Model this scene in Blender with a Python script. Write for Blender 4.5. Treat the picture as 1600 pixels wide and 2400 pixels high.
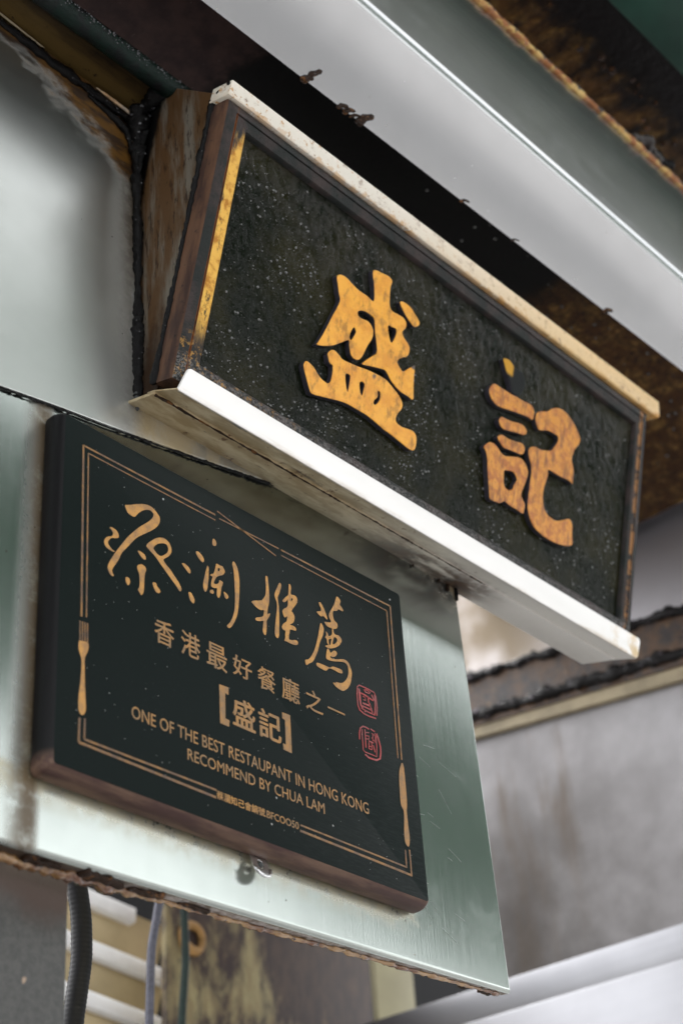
import bpy, bmesh, math, random
from mathutils import Vector, Matrix, noise as mnoise
sc = bpy.context.scene
for o in list(bpy.data.objects):
    bpy.data.objects.remove(o)

# ------------------------------------------------------------------ camera, light, exposure
cd = bpy.data.cameras.new('camera'); cam = bpy.data.objects.new('camera', cd); sc.collection.objects.link(cam)
cd.sensor_fit = 'VERTICAL'; cd.sensor_height = 36.0; cd.sensor_width = 24.0; cd.lens = 59.645
cd.clip_start = 0.05; cd.clip_end = 2000
RIGHT=Vector((0.668718,-0.740859,-0.062803)); UP=Vector((-0.382763,-0.415442,0.825167)); BACK=Vector((-0.637423,-0.527766,-0.561387))
cam.matrix_world = Matrix((( RIGHT.x,UP.x,BACK.x,-0.70310),(RIGHT.y,UP.y,BACK.y,-0.88859),(RIGHT.z,UP.z,BACK.z,-0.85925),(0,0,0,1)))
cd.dof.use_dof = True; cd.dof.focus_distance = 1.50; cd.dof.aperture_fstop = 5.0; cd.dof.aperture_blades = 7
sc.camera = cam

SUN_EL, SUN_AZ = math.radians(58), math.radians(18)      # azimuth from +Y (behind the wall) towards +X
w = bpy.data.worlds.new('World'); sc.world = w; w.use_nodes = True
nt = w.node_tree; nt.nodes.clear()
sky = nt.nodes.new('ShaderNodeTexSky'); sky.sky_type = 'NISHITA'; sky.sun_disc = False
sky.sun_elevation = SUN_EL; sky.sun_rotation = SUN_AZ; sky.dust_density = 4.0; sky.air_density = 1.0; sky.ozone_density = 1.0
bg = nt.nodes.new('ShaderNodeBackground'); bg.inputs['Strength'].default_value = 0.15
out = nt.nodes.new('ShaderNodeOutputWorld')
hsv = nt.nodes.new('ShaderNodeHueSaturation'); hsv.inputs['Saturation'].default_value = 0.08      # thin overcast
nt.links.new(sky.outputs[0], hsv.inputs['Color']); nt.links.new(hsv.outputs[0], bg.inputs['Color']); nt.links.new(bg.outputs[0], out.inputs['Surface'])
sl = bpy.data.lights.new('sun', 'SUN'); sl.energy = 1.0; sl.angle = math.radians(25); sl.color = (1.0, 0.95, 0.88)
so = bpy.data.objects.new('sun', sl); sc.collection.objects.link(so)
sd = Vector((math.sin(SUN_AZ)*math.cos(SUN_EL), math.cos(SUN_AZ)*math.cos(SUN_EL), math.sin(SUN_EL)))
so.rotation_euler = sd.to_track_quat('Z', 'Y').to_euler(); so.location = sd*5
sc.view_settings.view_transform = 'Standard'; sc.view_settings.look = 'None'; sc.view_settings.gamma = 1.0
sc.view_settings.use_curve_mapping = False
sc.view_settings.exposure = 2.55
sc.cycles.max_bounces = 8; sc.cycles.diffuse_bounces = 4; sc.cycles.glossy_bounces = 5
sc.cycles.use_denoising = True
sc.cycles.sample_clamp_indirect = 8.0
COL = sc.collection
random.seed(7)

# ------------------------------------------------------------------ measured outlines, millimetres in the plane of each sign
SIGN_STROKES={'prosper_upper':(((259.4,184.7),(264.7,188.6),(272,189.3),(279.9,187.3),(290.3,185.2),(302.9,185.3),(313.2,184.9),(310.5,201.2),(306.7,210.9),(306.2,216.5),(310.7,219.3),(318.9,220.6),(329,222.2),(334.8,219.4),(333.7,211.8),(334.6,200.4),(336.4,191.5),(341,188),(350,188.9),(357.8,189.1),(363.1,185.9),(363.5,180.2),(359.6,173.2),(363.2,168.2),(369.1,165.3),(373.1,161.5),(373.1,154.7),(369.6,149),(366,147.1),(358.5,138.9),(363.3,134),(368.9,132.5),(375.5,139.1),(383.3,146.5),(384.7,142.8),(385.4,132.4),(386.8,121.5),(388.4,109.7),(379.9,109.4),(369.5,109.2),(361.4,110.9),(352.9,114.4),(344,120.5),(334.2,118.5),(322.3,114.9),(310.5,111.4),(315.3,118.5),(321.4,125.4),(328,133.5),(325.1,144.6),(321.5,153.4),(317.7,165.9),(310.3,167.8),(301.6,167),(294.9,163),(295.1,158.8),(300.9,158),(309.4,159.6),(315.6,157.1),(319.2,152.2),(318.9,144.3),(314.5,134.4),(311.4,125.2),(309,118.6),(305.1,113.4),(299.3,111.4),(294,113.4),(291.1,118.5),(289.8,121.7),(287.6,126.3),(279.2,119.6),(268.9,111),(256,103.9),(247.2,100.8),(248.4,103.7),(252.7,113.8),(257.9,128.7),(261.5,140),(265.4,150.6),(268,161.5),(264.7,168.4),(262,175.5),(259.6,180.9)),((288.2,132.2),(291.6,142.6),(295,141.5),(295.1,137.7),(290.9,128.4)),((338.3,168.9),(343.1,170.5),(350.2,171.2),(350.8,164.7),(346.4,154.1),(341.4,159.8))),
'prosper_dot':(((349.9,202.7),(354.5,206.2),(365.2,206),(374.1,201.7),(381.8,196.7),(381.3,192),(375.5,187.4),(371.3,188.2),(364,191.4),(356.4,196.3)),),
'prosper_lower':(((267.6,105.6),(272.2,107),(278.5,105.5),(283.8,103.5),(292.1,104.5),(304.1,106.3),(317.2,109.1),(330.6,111),(345.7,111.9),(356.7,108.6),(366.5,104.8),(373.3,99.6),(374.5,93.5),(370.2,85.7),(367.7,78.8),(369.7,75.1),(377.7,74.1),(390.2,76.6),(396.8,76.4),(400.8,72.5),(401.7,64.4),(399.7,57.8),(392.9,55.7),(381,56.8),(366.5,58.6),(352.4,59.5),(340.6,61.4),(327.9,62.8),(315.6,62.5),(301,62),(289.3,60),(275.7,56.2),(262.3,52.5),(251.7,50),(246.6,54.8),(241.5,62.2),(237.1,69),(235.5,73.7),(238,78.5),(243.7,78.7),(250.1,76.4),(255.6,72.8),(263.2,70.2),(270.3,70.5),(273.3,76.1),(272.8,89.7),(268.3,91.1),(264.9,95.8),(263.5,99.8)),((291,89.5),(293.5,92.1),(297.3,91.6),(297.8,86.3),(297.2,74.4),(293.3,81.3)),((311.5,91.2),(314.7,93.7),(318.1,92.6),(318,86.9),(316.5,79.2),(312.7,85.3)),((337.7,94.7),(341,94.3),(341.8,87.2),(338.1,80.3),(334.6,79),(334.5,82.7),(338.4,88.4))),
'record_dot':(((518.3,222),(522.2,224.9),(529.6,226),(535.1,223.5),(541.7,222.3),(553.2,222.8),(557.9,217.2),(559.7,210.1),(556.8,200.8),(551.6,193),(545.7,190.6),(539.2,191.3),(535.7,197.4),(530.5,205.4),(525.1,211.4),(520.9,218.1)),),
'record_bar':(((508.6,187.2),(516,187.8),(525.9,188.3),(537.1,188.6),(547,189.9),(557.2,190.4),(567.2,191.8),(574.9,192),(579.5,188),(579.9,181.2),(578.1,176),(569.8,175.6),(554.9,172.8),(540.3,169.4),(525.9,165.9),(516.2,164.7),(508.4,166.9),(503.4,171.3),(501.3,176.3),(503.4,181.6)),),
'record_bar2':(((526.4,155.5),(532.4,156.6),(544.6,158.5),(556.7,162),(564.3,162.5),(570.5,159.4),(570,154.8),(564.8,151.6),(553.8,149),(541.8,145.6),(532.2,143.3),(525.7,145.3),(523,150)),),
'record_bar3':(((527.5,134.3),(533.4,136.2),(543.3,136.5),(555.4,139.1),(565.1,141.4),(570.1,138.5),(570.4,132.7),(566,128.2),(556.3,126.3),(542.9,124),(535.6,122.8),(529,125.7),(524,129.3)),),
'record_box':(((508.2,115.3),(512.9,119.1),(520.1,120.2),(526.5,118.5),(531.9,115.5),(539.5,114.8),(551.2,119.2),(563,123.3),(572,122.6),(577.9,117.6),(580.7,112.1),(579,102.9),(575.6,92.9),(573.3,83.6),(576.6,79.1),(581,75.1),(580.8,68.4),(579.1,63.5),(567.8,63.7),(555.5,63.4),(546.7,64.2),(540.2,59.4),(532,57.5),(523.6,57.2),(520.6,64.1),(517.6,74.3),(514.4,86),(511.7,98.1),(508,105.5),(503.7,109.4)),((541.1,97.5),(546.8,100.4),(554.5,102.6),(560.5,100.6),(563.1,95.9),(559.7,90.2),(557.2,82.8),(550.3,79.4),(543.8,81.6),(541.5,88.1))),
'record_hook':(((585.8,189.3),(591.7,193),(602.7,198.6),(609.7,205.1),(619.5,210.7),(628.6,212.8),(636.9,211.8),(644,209.8),(651.4,206),(657.5,201.7),(662.2,197.6),(665.8,192.1),(664.1,185),(658.4,177.1),(655.4,169.6),(653.9,161.2),(656.8,155.4),(659.8,148.8),(659.7,140.9),(659.4,133.7),(652.4,135.1),(638,133.1),(624.8,132.5),(614.5,131.3),(614.9,124.6),(612,113.9),(609.8,102.7),(610.7,92.9),(613.8,85.7),(619.8,80.6),(626.5,79.2),(636.9,79.7),(647.9,84.8),(657.7,90.6),(663.1,90.3),(666.7,84.1),(667.4,74.9),(669.6,64.7),(662.3,59.7),(649.7,55.8),(633.1,53.3),(615,53.4),(601.7,56.3),(593.2,61.9),(587.6,69.6),(585.6,77.9),(585.5,90.5),(585.5,102.3),(586.1,114.4),(584.5,124),(579.7,130.4),(577.2,137.8),(580.1,143.4),(587.2,147.5),(597.4,148.7),(608.6,152.5),(616.5,156.5),(622.5,165.1),(626.1,172),(625.3,177.4),(617.9,177.5),(606.2,176),(592.7,170.2),(587,173.2),(583.6,178.6),(583.7,185.7)),)}
BRUSH={'choi':((((64.91,-60.72),(69.91,-58.1),(76.2,-54.4),(84.46,-50.42),(90.88,-48.57),(96.04,-49.35),(100.57,-52.18),(103.49,-55.47),(103.15,-60.25),(100.54,-65.46),(95.39,-71.24),(89.01,-76.96),(82.06,-82.91),(77.69,-87.12),(73.35,-92.68),(69.06,-98.76),(64.81,-104.5),(61.2,-109.93),(58.84,-115.87),(55.89,-121.49),(52.95,-126.54),(51.81,-130.26),(53.67,-133.76),(51.59,-134.64),(48.54,-132.19),(47.28,-128.44),(48.68,-123.52),(52.18,-116.59),(55.71,-110.14),(59.88,-103.37),(64.1,-96.53),(68.97,-89.34),(74.52,-82.36),(80.76,-75.02),(87.08,-68.74),(92.18,-63.54),(96.04,-57.74),(96.04,-54.28),(92.81,-52.88),(88.32,-54.28),(83.85,-57.33),(79.42,-61.97),(75.66,-67.13),(71.88,-67.73),(68.11,-66.64),(66.2,-64.11)),),(((48.67,-90.15),(51.09,-88.78),(55.39,-89.61),(57.88,-92.1),(58.23,-95.26),(55.51,-97.31),(51.26,-98.94),(48.29,-102.19),(47.14,-105.72),(49,-108.18),(52.06,-110.1),(54.2,-110.53),(53.3,-111.47),(49.67,-111.43),(45.42,-110.3),(43.25,-107.44),(43.77,-103.38),(46.43,-100),(51.24,-97.29),(52.4,-94.01),(51.14,-91.81)),),(((88.72,-90.62),(89.98,-87.26),(94.11,-82.6),(98.59,-78.34),(103.74,-75.18),(108.92,-74),(112.81,-75.13),(115.39,-77.69),(116.66,-81.12),(115.97,-85.4),(112.7,-90.23),(107.51,-95.3),(110.06,-98.69),(115.18,-102.09),(120.31,-106.62),(124.79,-110.87),(127.33,-114.82),(126.97,-117.75),(125.02,-118.28),(122.15,-115.31),(117.04,-111.35),(110.65,-106.26),(104.28,-101.18),(98.55,-96.39),(92.2,-93.01)),((96.33,-88.95),(98.57,-85.14),(102.43,-81.73),(107.59,-79.16),(111.16,-79),(112.76,-81.13),(112.74,-84.55),(110.12,-88.53),(104.95,-93.04),(101.11,-93.03),(97.93,-91.06))),(((79.01,-99.09),(82.14,-98.55),(85.91,-99.4),(87.8,-101.63),(87.49,-103.99),(84.67,-104.38),(81.53,-102.14)),),(((78.49,-114.49),(80.34,-112.05),(83.45,-110.43),(86.89,-111.16),(88.15,-113.65),(86.91,-118.02),(86.3,-123.2),(86.01,-129.85),(85.41,-136.06),(83.27,-139.64),(81.72,-138.66),(79.55,-135.79),(81.07,-133),(81.35,-126.92),(80.7,-120.66),(79.13,-117.5)),),(((66.63,-129.61),(69.37,-129.26),(70.92,-131.31),(70.35,-134.79),(68.53,-136.35),(66.68,-134.17),(66.23,-131.67)),),(((95.37,-122.94),(98.83,-121.76),(100.4,-124.39),(103.55,-126.91),(102.9,-129.64),(99.76,-130.12),(97.25,-127.89)),)),
'laan':((((128.62,-89.73),(131.63,-88.86),(135.13,-89.96),(137.61,-91.92),(138.33,-94.21),(137.54,-96.06),(135.53,-95.83),(132.56,-93.65),(129.84,-91.58)),),(((145.37,-70.65),(147.68,-69.86),(150.74,-70.95),(153.26,-72.94),(154.49,-75.49),(153.39,-78.16),(151.09,-78.06),(148.06,-76.08),(145.57,-73.21)),),(((165.83,-48.66),(167.42,-48.4),(169.21,-49.86),(169.84,-51.83),(168.81,-54.54),(165.64,-55.49),(164.93,-52.66)),),(((135.71,-115.44),(138.71,-114.83),(140.18,-116.57),(142.13,-119.16),(142.32,-122.04),(141.29,-123.95),(139.05,-123.38),(136.86,-120.9)),),(((158.51,-79.25),(159.85,-81.09),(159.63,-85.57),(159.21,-91.86),(158.57,-96.91),(157.66,-102.48),(155.51,-106.81),(153.52,-105.06),(152.84,-101.47),(153.46,-96.89),(154.87,-91.52),(156.01,-86.67),(157.41,-82.14)),),(((169.32,-72.61),(172.97,-72.81),(176.13,-72.34),(178.17,-74.13),(179.15,-76.37),(177.44,-80.19),(173.17,-83.11),(169.45,-85.78),(167.27,-89.33),(165.61,-93.08),(166.61,-94.19),(169.75,-92.87),(171.9,-90.44),(172.49,-88),(174.58,-88),(176.38,-88.56),(175.77,-91.45),(174.64,-94.1),(173.71,-98.84),(172.8,-103.13),(170.88,-106.51),(168.88,-104.74),(168.99,-100.8),(169.09,-97.5),(165.97,-98.59),(162.88,-98.57),(162.18,-96.26),(163.08,-91.53),(164.21,-88),(161.38,-87.67),(163.24,-85.56),(165.34,-84.45),(167.02,-80.22),(168.19,-75.75)),((170.74,-77.31),(172.36,-75.73),(173.37,-76.62),(172.52,-78.75),(170.94,-79.43))),(((160.97,-102.83),(163.83,-101.42),(165.33,-102.75),(164.24,-104.93),(161.16,-105.34)),),(((177.39,-97.54),(179.46,-97.77),(181.77,-99),(182.75,-100.77),(180.84,-103.29),(178.77,-102.84),(177.56,-100.3)),),(((190,-61.44),(192.1,-62.33),(194.39,-65.39),(195.8,-70.16),(196.61,-76.51),(196.6,-83.17),(196.07,-92.22),(195.06,-101.4),(193.63,-110.67),(191.24,-118.11),(187.85,-125.03),(185.1,-129.1),(182.43,-131.43),(180.38,-130.96),(180.44,-129.23),(183.68,-125.4),(187.04,-118.92),(189.41,-111.51),(190.51,-103.25),(190.86,-94.37),(190.67,-85.65),(190.48,-76.88),(189.96,-69.53),(188.55,-64.77)),)),
'teoi':((((230.2,-59.69),(231.6,-58.72),(232.7,-59.18),(233.01,-61.64),(233.43,-66.26),(233.62,-70.96),(233.78,-76.01),(233.72,-81.15),(233.24,-85.7),(231.61,-91.07),(230.75,-94.67),(230.55,-98.34),(232.15,-97.34),(233.97,-96.61),(232.42,-100.47),(230.49,-103.38),(229.02,-106.11),(228.78,-110.48),(228.24,-116.37),(227.13,-120.69),(225.16,-120.75),(223.75,-118.48),(224.22,-113.7),(224.91,-108.81),(224.54,-107.53),(220.05,-109.67),(216.08,-110.54),(215.06,-109.17),(216.67,-107.47),(220.7,-105.5),(224.79,-102.8),(225.81,-100.25),(226.02,-96.21),(222.87,-97.48),(218.91,-97.65),(215.46,-96.54),(212.91,-95.07),(211.23,-93.6),(214.85,-91.05),(219.78,-89.03),(223.85,-87),(226.21,-84.23),(228.64,-80.32),(229.79,-75.47),(230.12,-69.48),(229.94,-64.41)),),(((247.87,-59.1),(249.67,-59.46),(249.95,-62.31),(248.54,-66.59),(246.68,-71.05),(244.85,-75.11),(244.84,-79.15),(245.49,-83.27),(245.66,-87.93),(245.51,-94.16),(245.06,-101.55),(244.38,-108.99),(244.05,-114.47),(242.5,-117.91),(240.3,-117.7),(238.92,-114.68),(239.47,-109.13),(240.25,-103.45),(241.26,-97.66),(242.28,-91.83),(243.3,-85.98),(242.94,-80.66),(241.34,-77.29),(240.87,-73.82),(242.73,-69.01),(245.3,-63.88)),),(((260.51,-54.92),(262.33,-55.27),(263.05,-58.34),(262.05,-62.85),(262.59,-65.23),(265.87,-64.43),(269.08,-64.79),(270.53,-67.16),(269.82,-70.8),(266.97,-75.28),(263.92,-79.46),(262.1,-82.77),(264.06,-84.18),(265.48,-86.9),(264.99,-90.75),(262.9,-94.49),(259.04,-97.83),(262.7,-97.47),(265.85,-98.04),(266.87,-99.82),(265.62,-101.39),(259.16,-102.84),(258.04,-106.16),(256.91,-109.47),(256.88,-113.43),(260.28,-113.19),(264.01,-111.57),(267.21,-111.23),(268.23,-113),(267.16,-115.2),(263.2,-116.71),(257.31,-117.19),(252.82,-117.13),(250.57,-117.29),(251.88,-114.29),(252.11,-110.62),(252.58,-106.86),(249.47,-106.28),(248.5,-103.78),(250.76,-100.01),(254.61,-96.32),(255.73,-92.98),(255.9,-90.36),(253.02,-92.97),(251.3,-91.48),(250.33,-88.96),(250.22,-87.19),(252.22,-84.19),(256.04,-81.18),(257.67,-77.22),(257.78,-72.02),(255.52,-75.15),(252.65,-77.24),(250.87,-76.68),(252.39,-74.23),(255.84,-70.23),(258.78,-67.17),(259.27,-63.26),(260.04,-58.47)),((262.25,-70.18),(263.75,-68.46),(264.62,-69.22),(263.56,-71.32),(262.39,-71.61)))),
'zin':((((299.81,-58.56),(301.75,-57.29),(303.75,-58.89),(305.95,-61.86),(308.07,-65.83),(310.1,-70.79),(309.33,-72.53),(306.97,-71.56),(305.22,-70.58),(301.42,-72.34),(298.44,-71.61),(296.18,-69.65),(299.35,-67.89),(301.91,-66.38),(302.16,-63.4),(300.51,-61.17)),),(((325.39,-41.5),(328.48,-41.96),(330.43,-44.6),(329.12,-48.57),(331.72,-50.95),(333.39,-53.21),(331.99,-54.76),(327.01,-54.57),(324.25,-57.38),(319.74,-59.2),(318.23,-62.23),(318.24,-65.61),(319.44,-69.48),(323.02,-70.95),(323.66,-74.07),(321.83,-77.19),(317.34,-79.19),(313,-79.7),(308.74,-79.46),(305.94,-76.51),(309.71,-75.26),(314.13,-73.75),(314.92,-71.75),(313.27,-69.52),(312.62,-66.41),(314.52,-62.27),(317.39,-57.72),(321.06,-51.36),(323.42,-46)),),(((300.5,-79.86),(302.53,-80.96),(304.12,-83.66),(303.79,-87.58),(301.82,-93.07),(298.62,-99.01),(296.36,-104.56),(294,-111.5),(290.48,-118.38),(286.41,-124.97),(281.42,-128.66),(277.98,-131.53),(276.63,-129.98),(276.88,-126.7),(280.53,-124.87),(284.38,-120.68),(288.44,-114.07),(292.04,-106.21),(294.4,-99.23),(296.81,-91.72),(298.57,-84.89)),),(((306.95,-86.11),(308.99,-87.21),(310.31,-89.54),(312.85,-88.32),(315.24,-85.49),(315.72,-80.06),(317.32,-79.43),(317.6,-83.14),(319.95,-84.38),(323.71,-83.63),(326.68,-84.86),(328.01,-87.21),(326.77,-90.54),(323.3,-94.72),(318.05,-98.62),(311.65,-101.99),(307.35,-102.7),(304.71,-101.83),(308.83,-99.55),(307.81,-97.35),(307.2,-93.82),(305.49,-92.59),(307.27,-89.54)),((309.95,-93.7),(312.57,-91.51),(313.82,-91.26),(312.88,-94.93),(312.02,-97.86),(310.13,-98.58)),((317.77,-88.07),(320.88,-87.58),(321.93,-89.55),(319.76,-93.24),(315.51,-96.29),(315.41,-93.96))),(((307.58,-103.55),(309.65,-104.17),(311.25,-106.6),(313.87,-104.44),(316.5,-102.27),(319.23,-102.41),(319.96,-104.48),(317.84,-107.62),(313.98,-110.01),(310.95,-109.98),(310.81,-111.67),(315.06,-111.47),(320.69,-109.83),(326.42,-107.45),(331.43,-106.52),(335.6,-108.02),(337.69,-111.94),(339.09,-116.58),(337.82,-123.12),(336.02,-128.88),(333.1,-133.63),(329.03,-137.85),(324.52,-140.61),(320.29,-140.52),(315.57,-139.47),(312.2,-136.79),(315.29,-135.9),(316.62,-134.51),(321.53,-133.65),(325.98,-131.58),(330.72,-126.63),(333.73,-120.88),(334.57,-115.44),(333.45,-111.17),(329.89,-109.67),(324.9,-110.6),(317.34,-113.19),(309.91,-115.03),(306.27,-115.23),(304.88,-113.9),(305.61,-108.97)),),(((291.13,-125.04),(293.02,-123.65),(298.43,-123.02),(304.42,-122.87),(309.26,-122.46),(313.08,-120.12),(318.61,-119.23),(324.72,-119.07),(326.03,-121.38),(324.67,-122.8),(320.67,-123.35),(315.24,-123.03),(309.8,-123.18),(306.65,-124.81),(303.39,-127.85),(298.01,-128),(292.12,-127.42)),))}
EMBLEM={'fork':(((19.97,-206.91),(21.76,-205.68),(29.08,-205.02),(28.96,-211.54),(27.53,-215.29),(26.13,-219.56),(26.19,-228.03),(26.75,-240.98),(27.64,-251.08),(28.23,-261.2),(27.17,-265.67),(25.13,-267.39),(23.04,-267.09),(21.45,-263.55),(21.13,-253.38),(22.29,-242.59),(23.2,-229.14),(22.83,-220.8),(21.18,-216.62),(19.85,-212.86)),),
'tines':(((20.18,-188.39),(21.28,-188.18),(21.87,-207.26),(20.78,-207.67)),((22.63,-188.19),(23.74,-187.97),(24.28,-206.33),(23.19,-206.75)),((25.09,-187.98),(26.2,-187.76),(26.7,-205.4),(25.61,-205.82)),((27.49,-187.79),(28.6,-187.58),(29.07,-204.49),(27.97,-204.91))),
'knife':(((400.32,-187.33),(402.21,-189.5),(402.57,-196.75),(402.68,-205.85),(402.63,-216.16),(402.05,-227.14),(400.89,-234.04),(400.88,-239.38),(400.99,-248.2),(401.55,-256.85),(401.19,-262.78),(399.15,-268.57),(396.3,-267.91),(394.55,-265.2),(394.36,-258.86),(395.28,-249.84),(396.46,-240.66),(396.37,-234.77),(393.56,-230.25),(393.45,-217.73),(394.15,-205.45),(395.79,-195.81),(398.23,-190.14)),),
'bracket_l':(((168.87,-189.94),(179.7,-189.22),(179.2,-196.13),(175.53,-195.85),(174.98,-219.11),(179.59,-219.48),(178.89,-225.52),(168.92,-225.42)),),
'bracket_r':(((243.13,-189.98),(253,-189.46),(253.02,-206.97),(252.83,-225.34),(242.8,-225.04),(242.34,-219.27),(245.93,-219.67),(246.39,-196.34),(243.29,-195.78)),)}
RULES=(((19.28,-22.43),(21.98,-184.05),5),((24.77,-27.68),(26.9,-182.84),3.5),((22.83,-270.38),(22.56,-290.49),5),((27.85,-269.36),(27.78,-286.51),4),((22.56,-290.49),(162.4,-292.49),5.5),((27.78,-286.51),(163.06,-286.11),4.5),((258.4,-293.32),(400.5,-295.07),5.5),((259.18,-288.22),(394.35,-289.21),4),((399.9,-295.23),(400.05,-271.41),4.5),((393.75,-289.37),(394.15,-273.02),4),((400.55,-184.1),(404.42,-19.55),5),((395.23,-184.09),(398.51,-27.29),3.5),((19.28,-22.43),(169.68,-21.73),4.5),((24.77,-27.68),(169.51,-27.4),3),((172.13,-16.57),(245.22,-31.47),3.5),((174.58,-23.45),(249.47,-21.81),3.5),((252.76,-21.89),(404.39,-19.8),4.5),((252.39,-27.8),(398.51,-27.29),3))
SEALS=(((((345.85,-128.42),(348.43,-126.12),(358.68,-125.77),(368.66,-126.34),(370.92,-129.86),(371.29,-136.01),(371.56,-140.6),(370,-149.69)),2.678571428571429),(((345.58,-128.51),(344.34,-138.1),(344.38,-147.74),(346.52,-151.99),(351.52,-153.73),(359.28,-154.14),(368.56,-153.08)),3.035714285714286),(((347.51,-129.97),(348.05,-134.84),(347.92,-141.1),(348.68,-146.24),(350.99,-148.91)),5.357142857142858),(((369.45,-128.81),(369.08,-139.12),(367.9,-147.31),(366.78,-150.21)),4.017857142857143),(((348.88,-149.25),(356.59,-150.05),(367.05,-150.12)),2.678571428571429),(((354.67,-128.97),(358.53,-127.2),(363.66,-128.51),(361.92,-129.91),(356.63,-130.23),(354.67,-128.97)),2.678571428571429),(((349.48,-133.55),(356.24,-133.88),(366.56,-135.71)),3.5714285714285716),(((352.35,-136.04),(355.48,-136.1),(355.67,-139.15),(352.51,-139.48)),2.142857142857143),(((351.58,-143.29),(363.14,-142.75)),3.928571428571429),(((351.26,-146.3),(363.24,-146.59)),3.2142857142857144),(((359.84,-134.56),(359.77,-140.04)),3.5714285714285716),(((365.08,-129.97),(367.7,-134.92)),4.017857142857143),(((352.98,-149.76),(354.34,-151.6)),2.678571428571429),(((360.81,-140.06),(364.07,-148.63)),3.928571428571429)),((((343.11,-182.36),(343.5,-176.22),(345.35,-170.69),(349.02,-167.56),(352.68,-167.09),(357.28,-167.63)),3.2142857142857144),(((359.46,-166.71),(365.1,-167.49)),2.678571428571429),(((367.59,-168.57),(369.64,-173.61),(371.44,-180.6),(371.31,-186.32),(369.5,-192.91),(364.48,-196.01),(354.6,-196.93),(349.15,-195.34)),3.928571428571429),(((347.62,-171.07),(346.96,-177.33),(347.2,-184.77),(347,-191.56),(349.92,-192.85),(358.18,-192.43),(364.88,-192.52),(366.03,-182.37),(366.83,-170.73),(364.93,-169.08)),2.3214285714285716),(((351.36,-169.81),(351.34,-179.65),(350.95,-188.04)),3.035714285714286),(((352.09,-172.6),(356.87,-171.38)),2.142857142857143),(((352.29,-175.56),(356.49,-174.92),(356.14,-178.06),(351.42,-178.87)),2.142857142857143),(((360.56,-170.91),(365.7,-171.48)),2.3214285714285716),(((360.08,-175.25),(364.94,-178.19)),2.3214285714285716),(((362.17,-170.37),(361.3,-178.25)),2.3214285714285716),(((365.2,-171.27),(364.9,-178.58)),2.142857142857143),(((355.44,-179.8),(362.16,-179.86)),2.678571428571429),(((355.8,-181.19),(355.08,-187.81)),2.5),(((355.91,-184.92),(359.04,-184.65)),2.142857142857143),(((355.61,-187.64),(358.74,-187.38)),2.142857142857143),(((361.4,-181.99),(363.26,-188.54)),2.678571428571429),(((359.47,-180.74),(359.23,-187.59)),2.142857142857143)))
GLYPHS=(('香',(97.3,118.7,-176.6,-154.2)),('港',(126.4,147.9,-176.5,-153.8)),('最',(155.1,178.8,-176.7,-153.3)),('好',(185.4,208.2,-174.1,-154.2)),('餐',(214.9,236.7,-175.8,-154.1)),('廳',(244.2,266.4,-175.8,-153.5)),('之',(274.1,296.1,-175.4,-154.7)),('一',(302.8,325.2,-165.2,-163.5)),('盛',(183.5,210,-221.6,-194.9)),('記',(213.8,241,-221.6,-194.5)))
TEXTBOX={'one':((74,-243),(73.7,-253),(348.2,-241.7),(348.1,-253.3)),
'rec':((132.3,-260.1),(132.1,-269.6),(290.2,-259.6),(289.6,-269.7)),
'cn':((163.6,-286.7),(163,-293.2),(217.3,-285.6),(216.9,-293.4)),
'bfc':((219.7,-286.8),(219.3,-293.3),(256.8,-286.6),(256.7,-293))}
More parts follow.
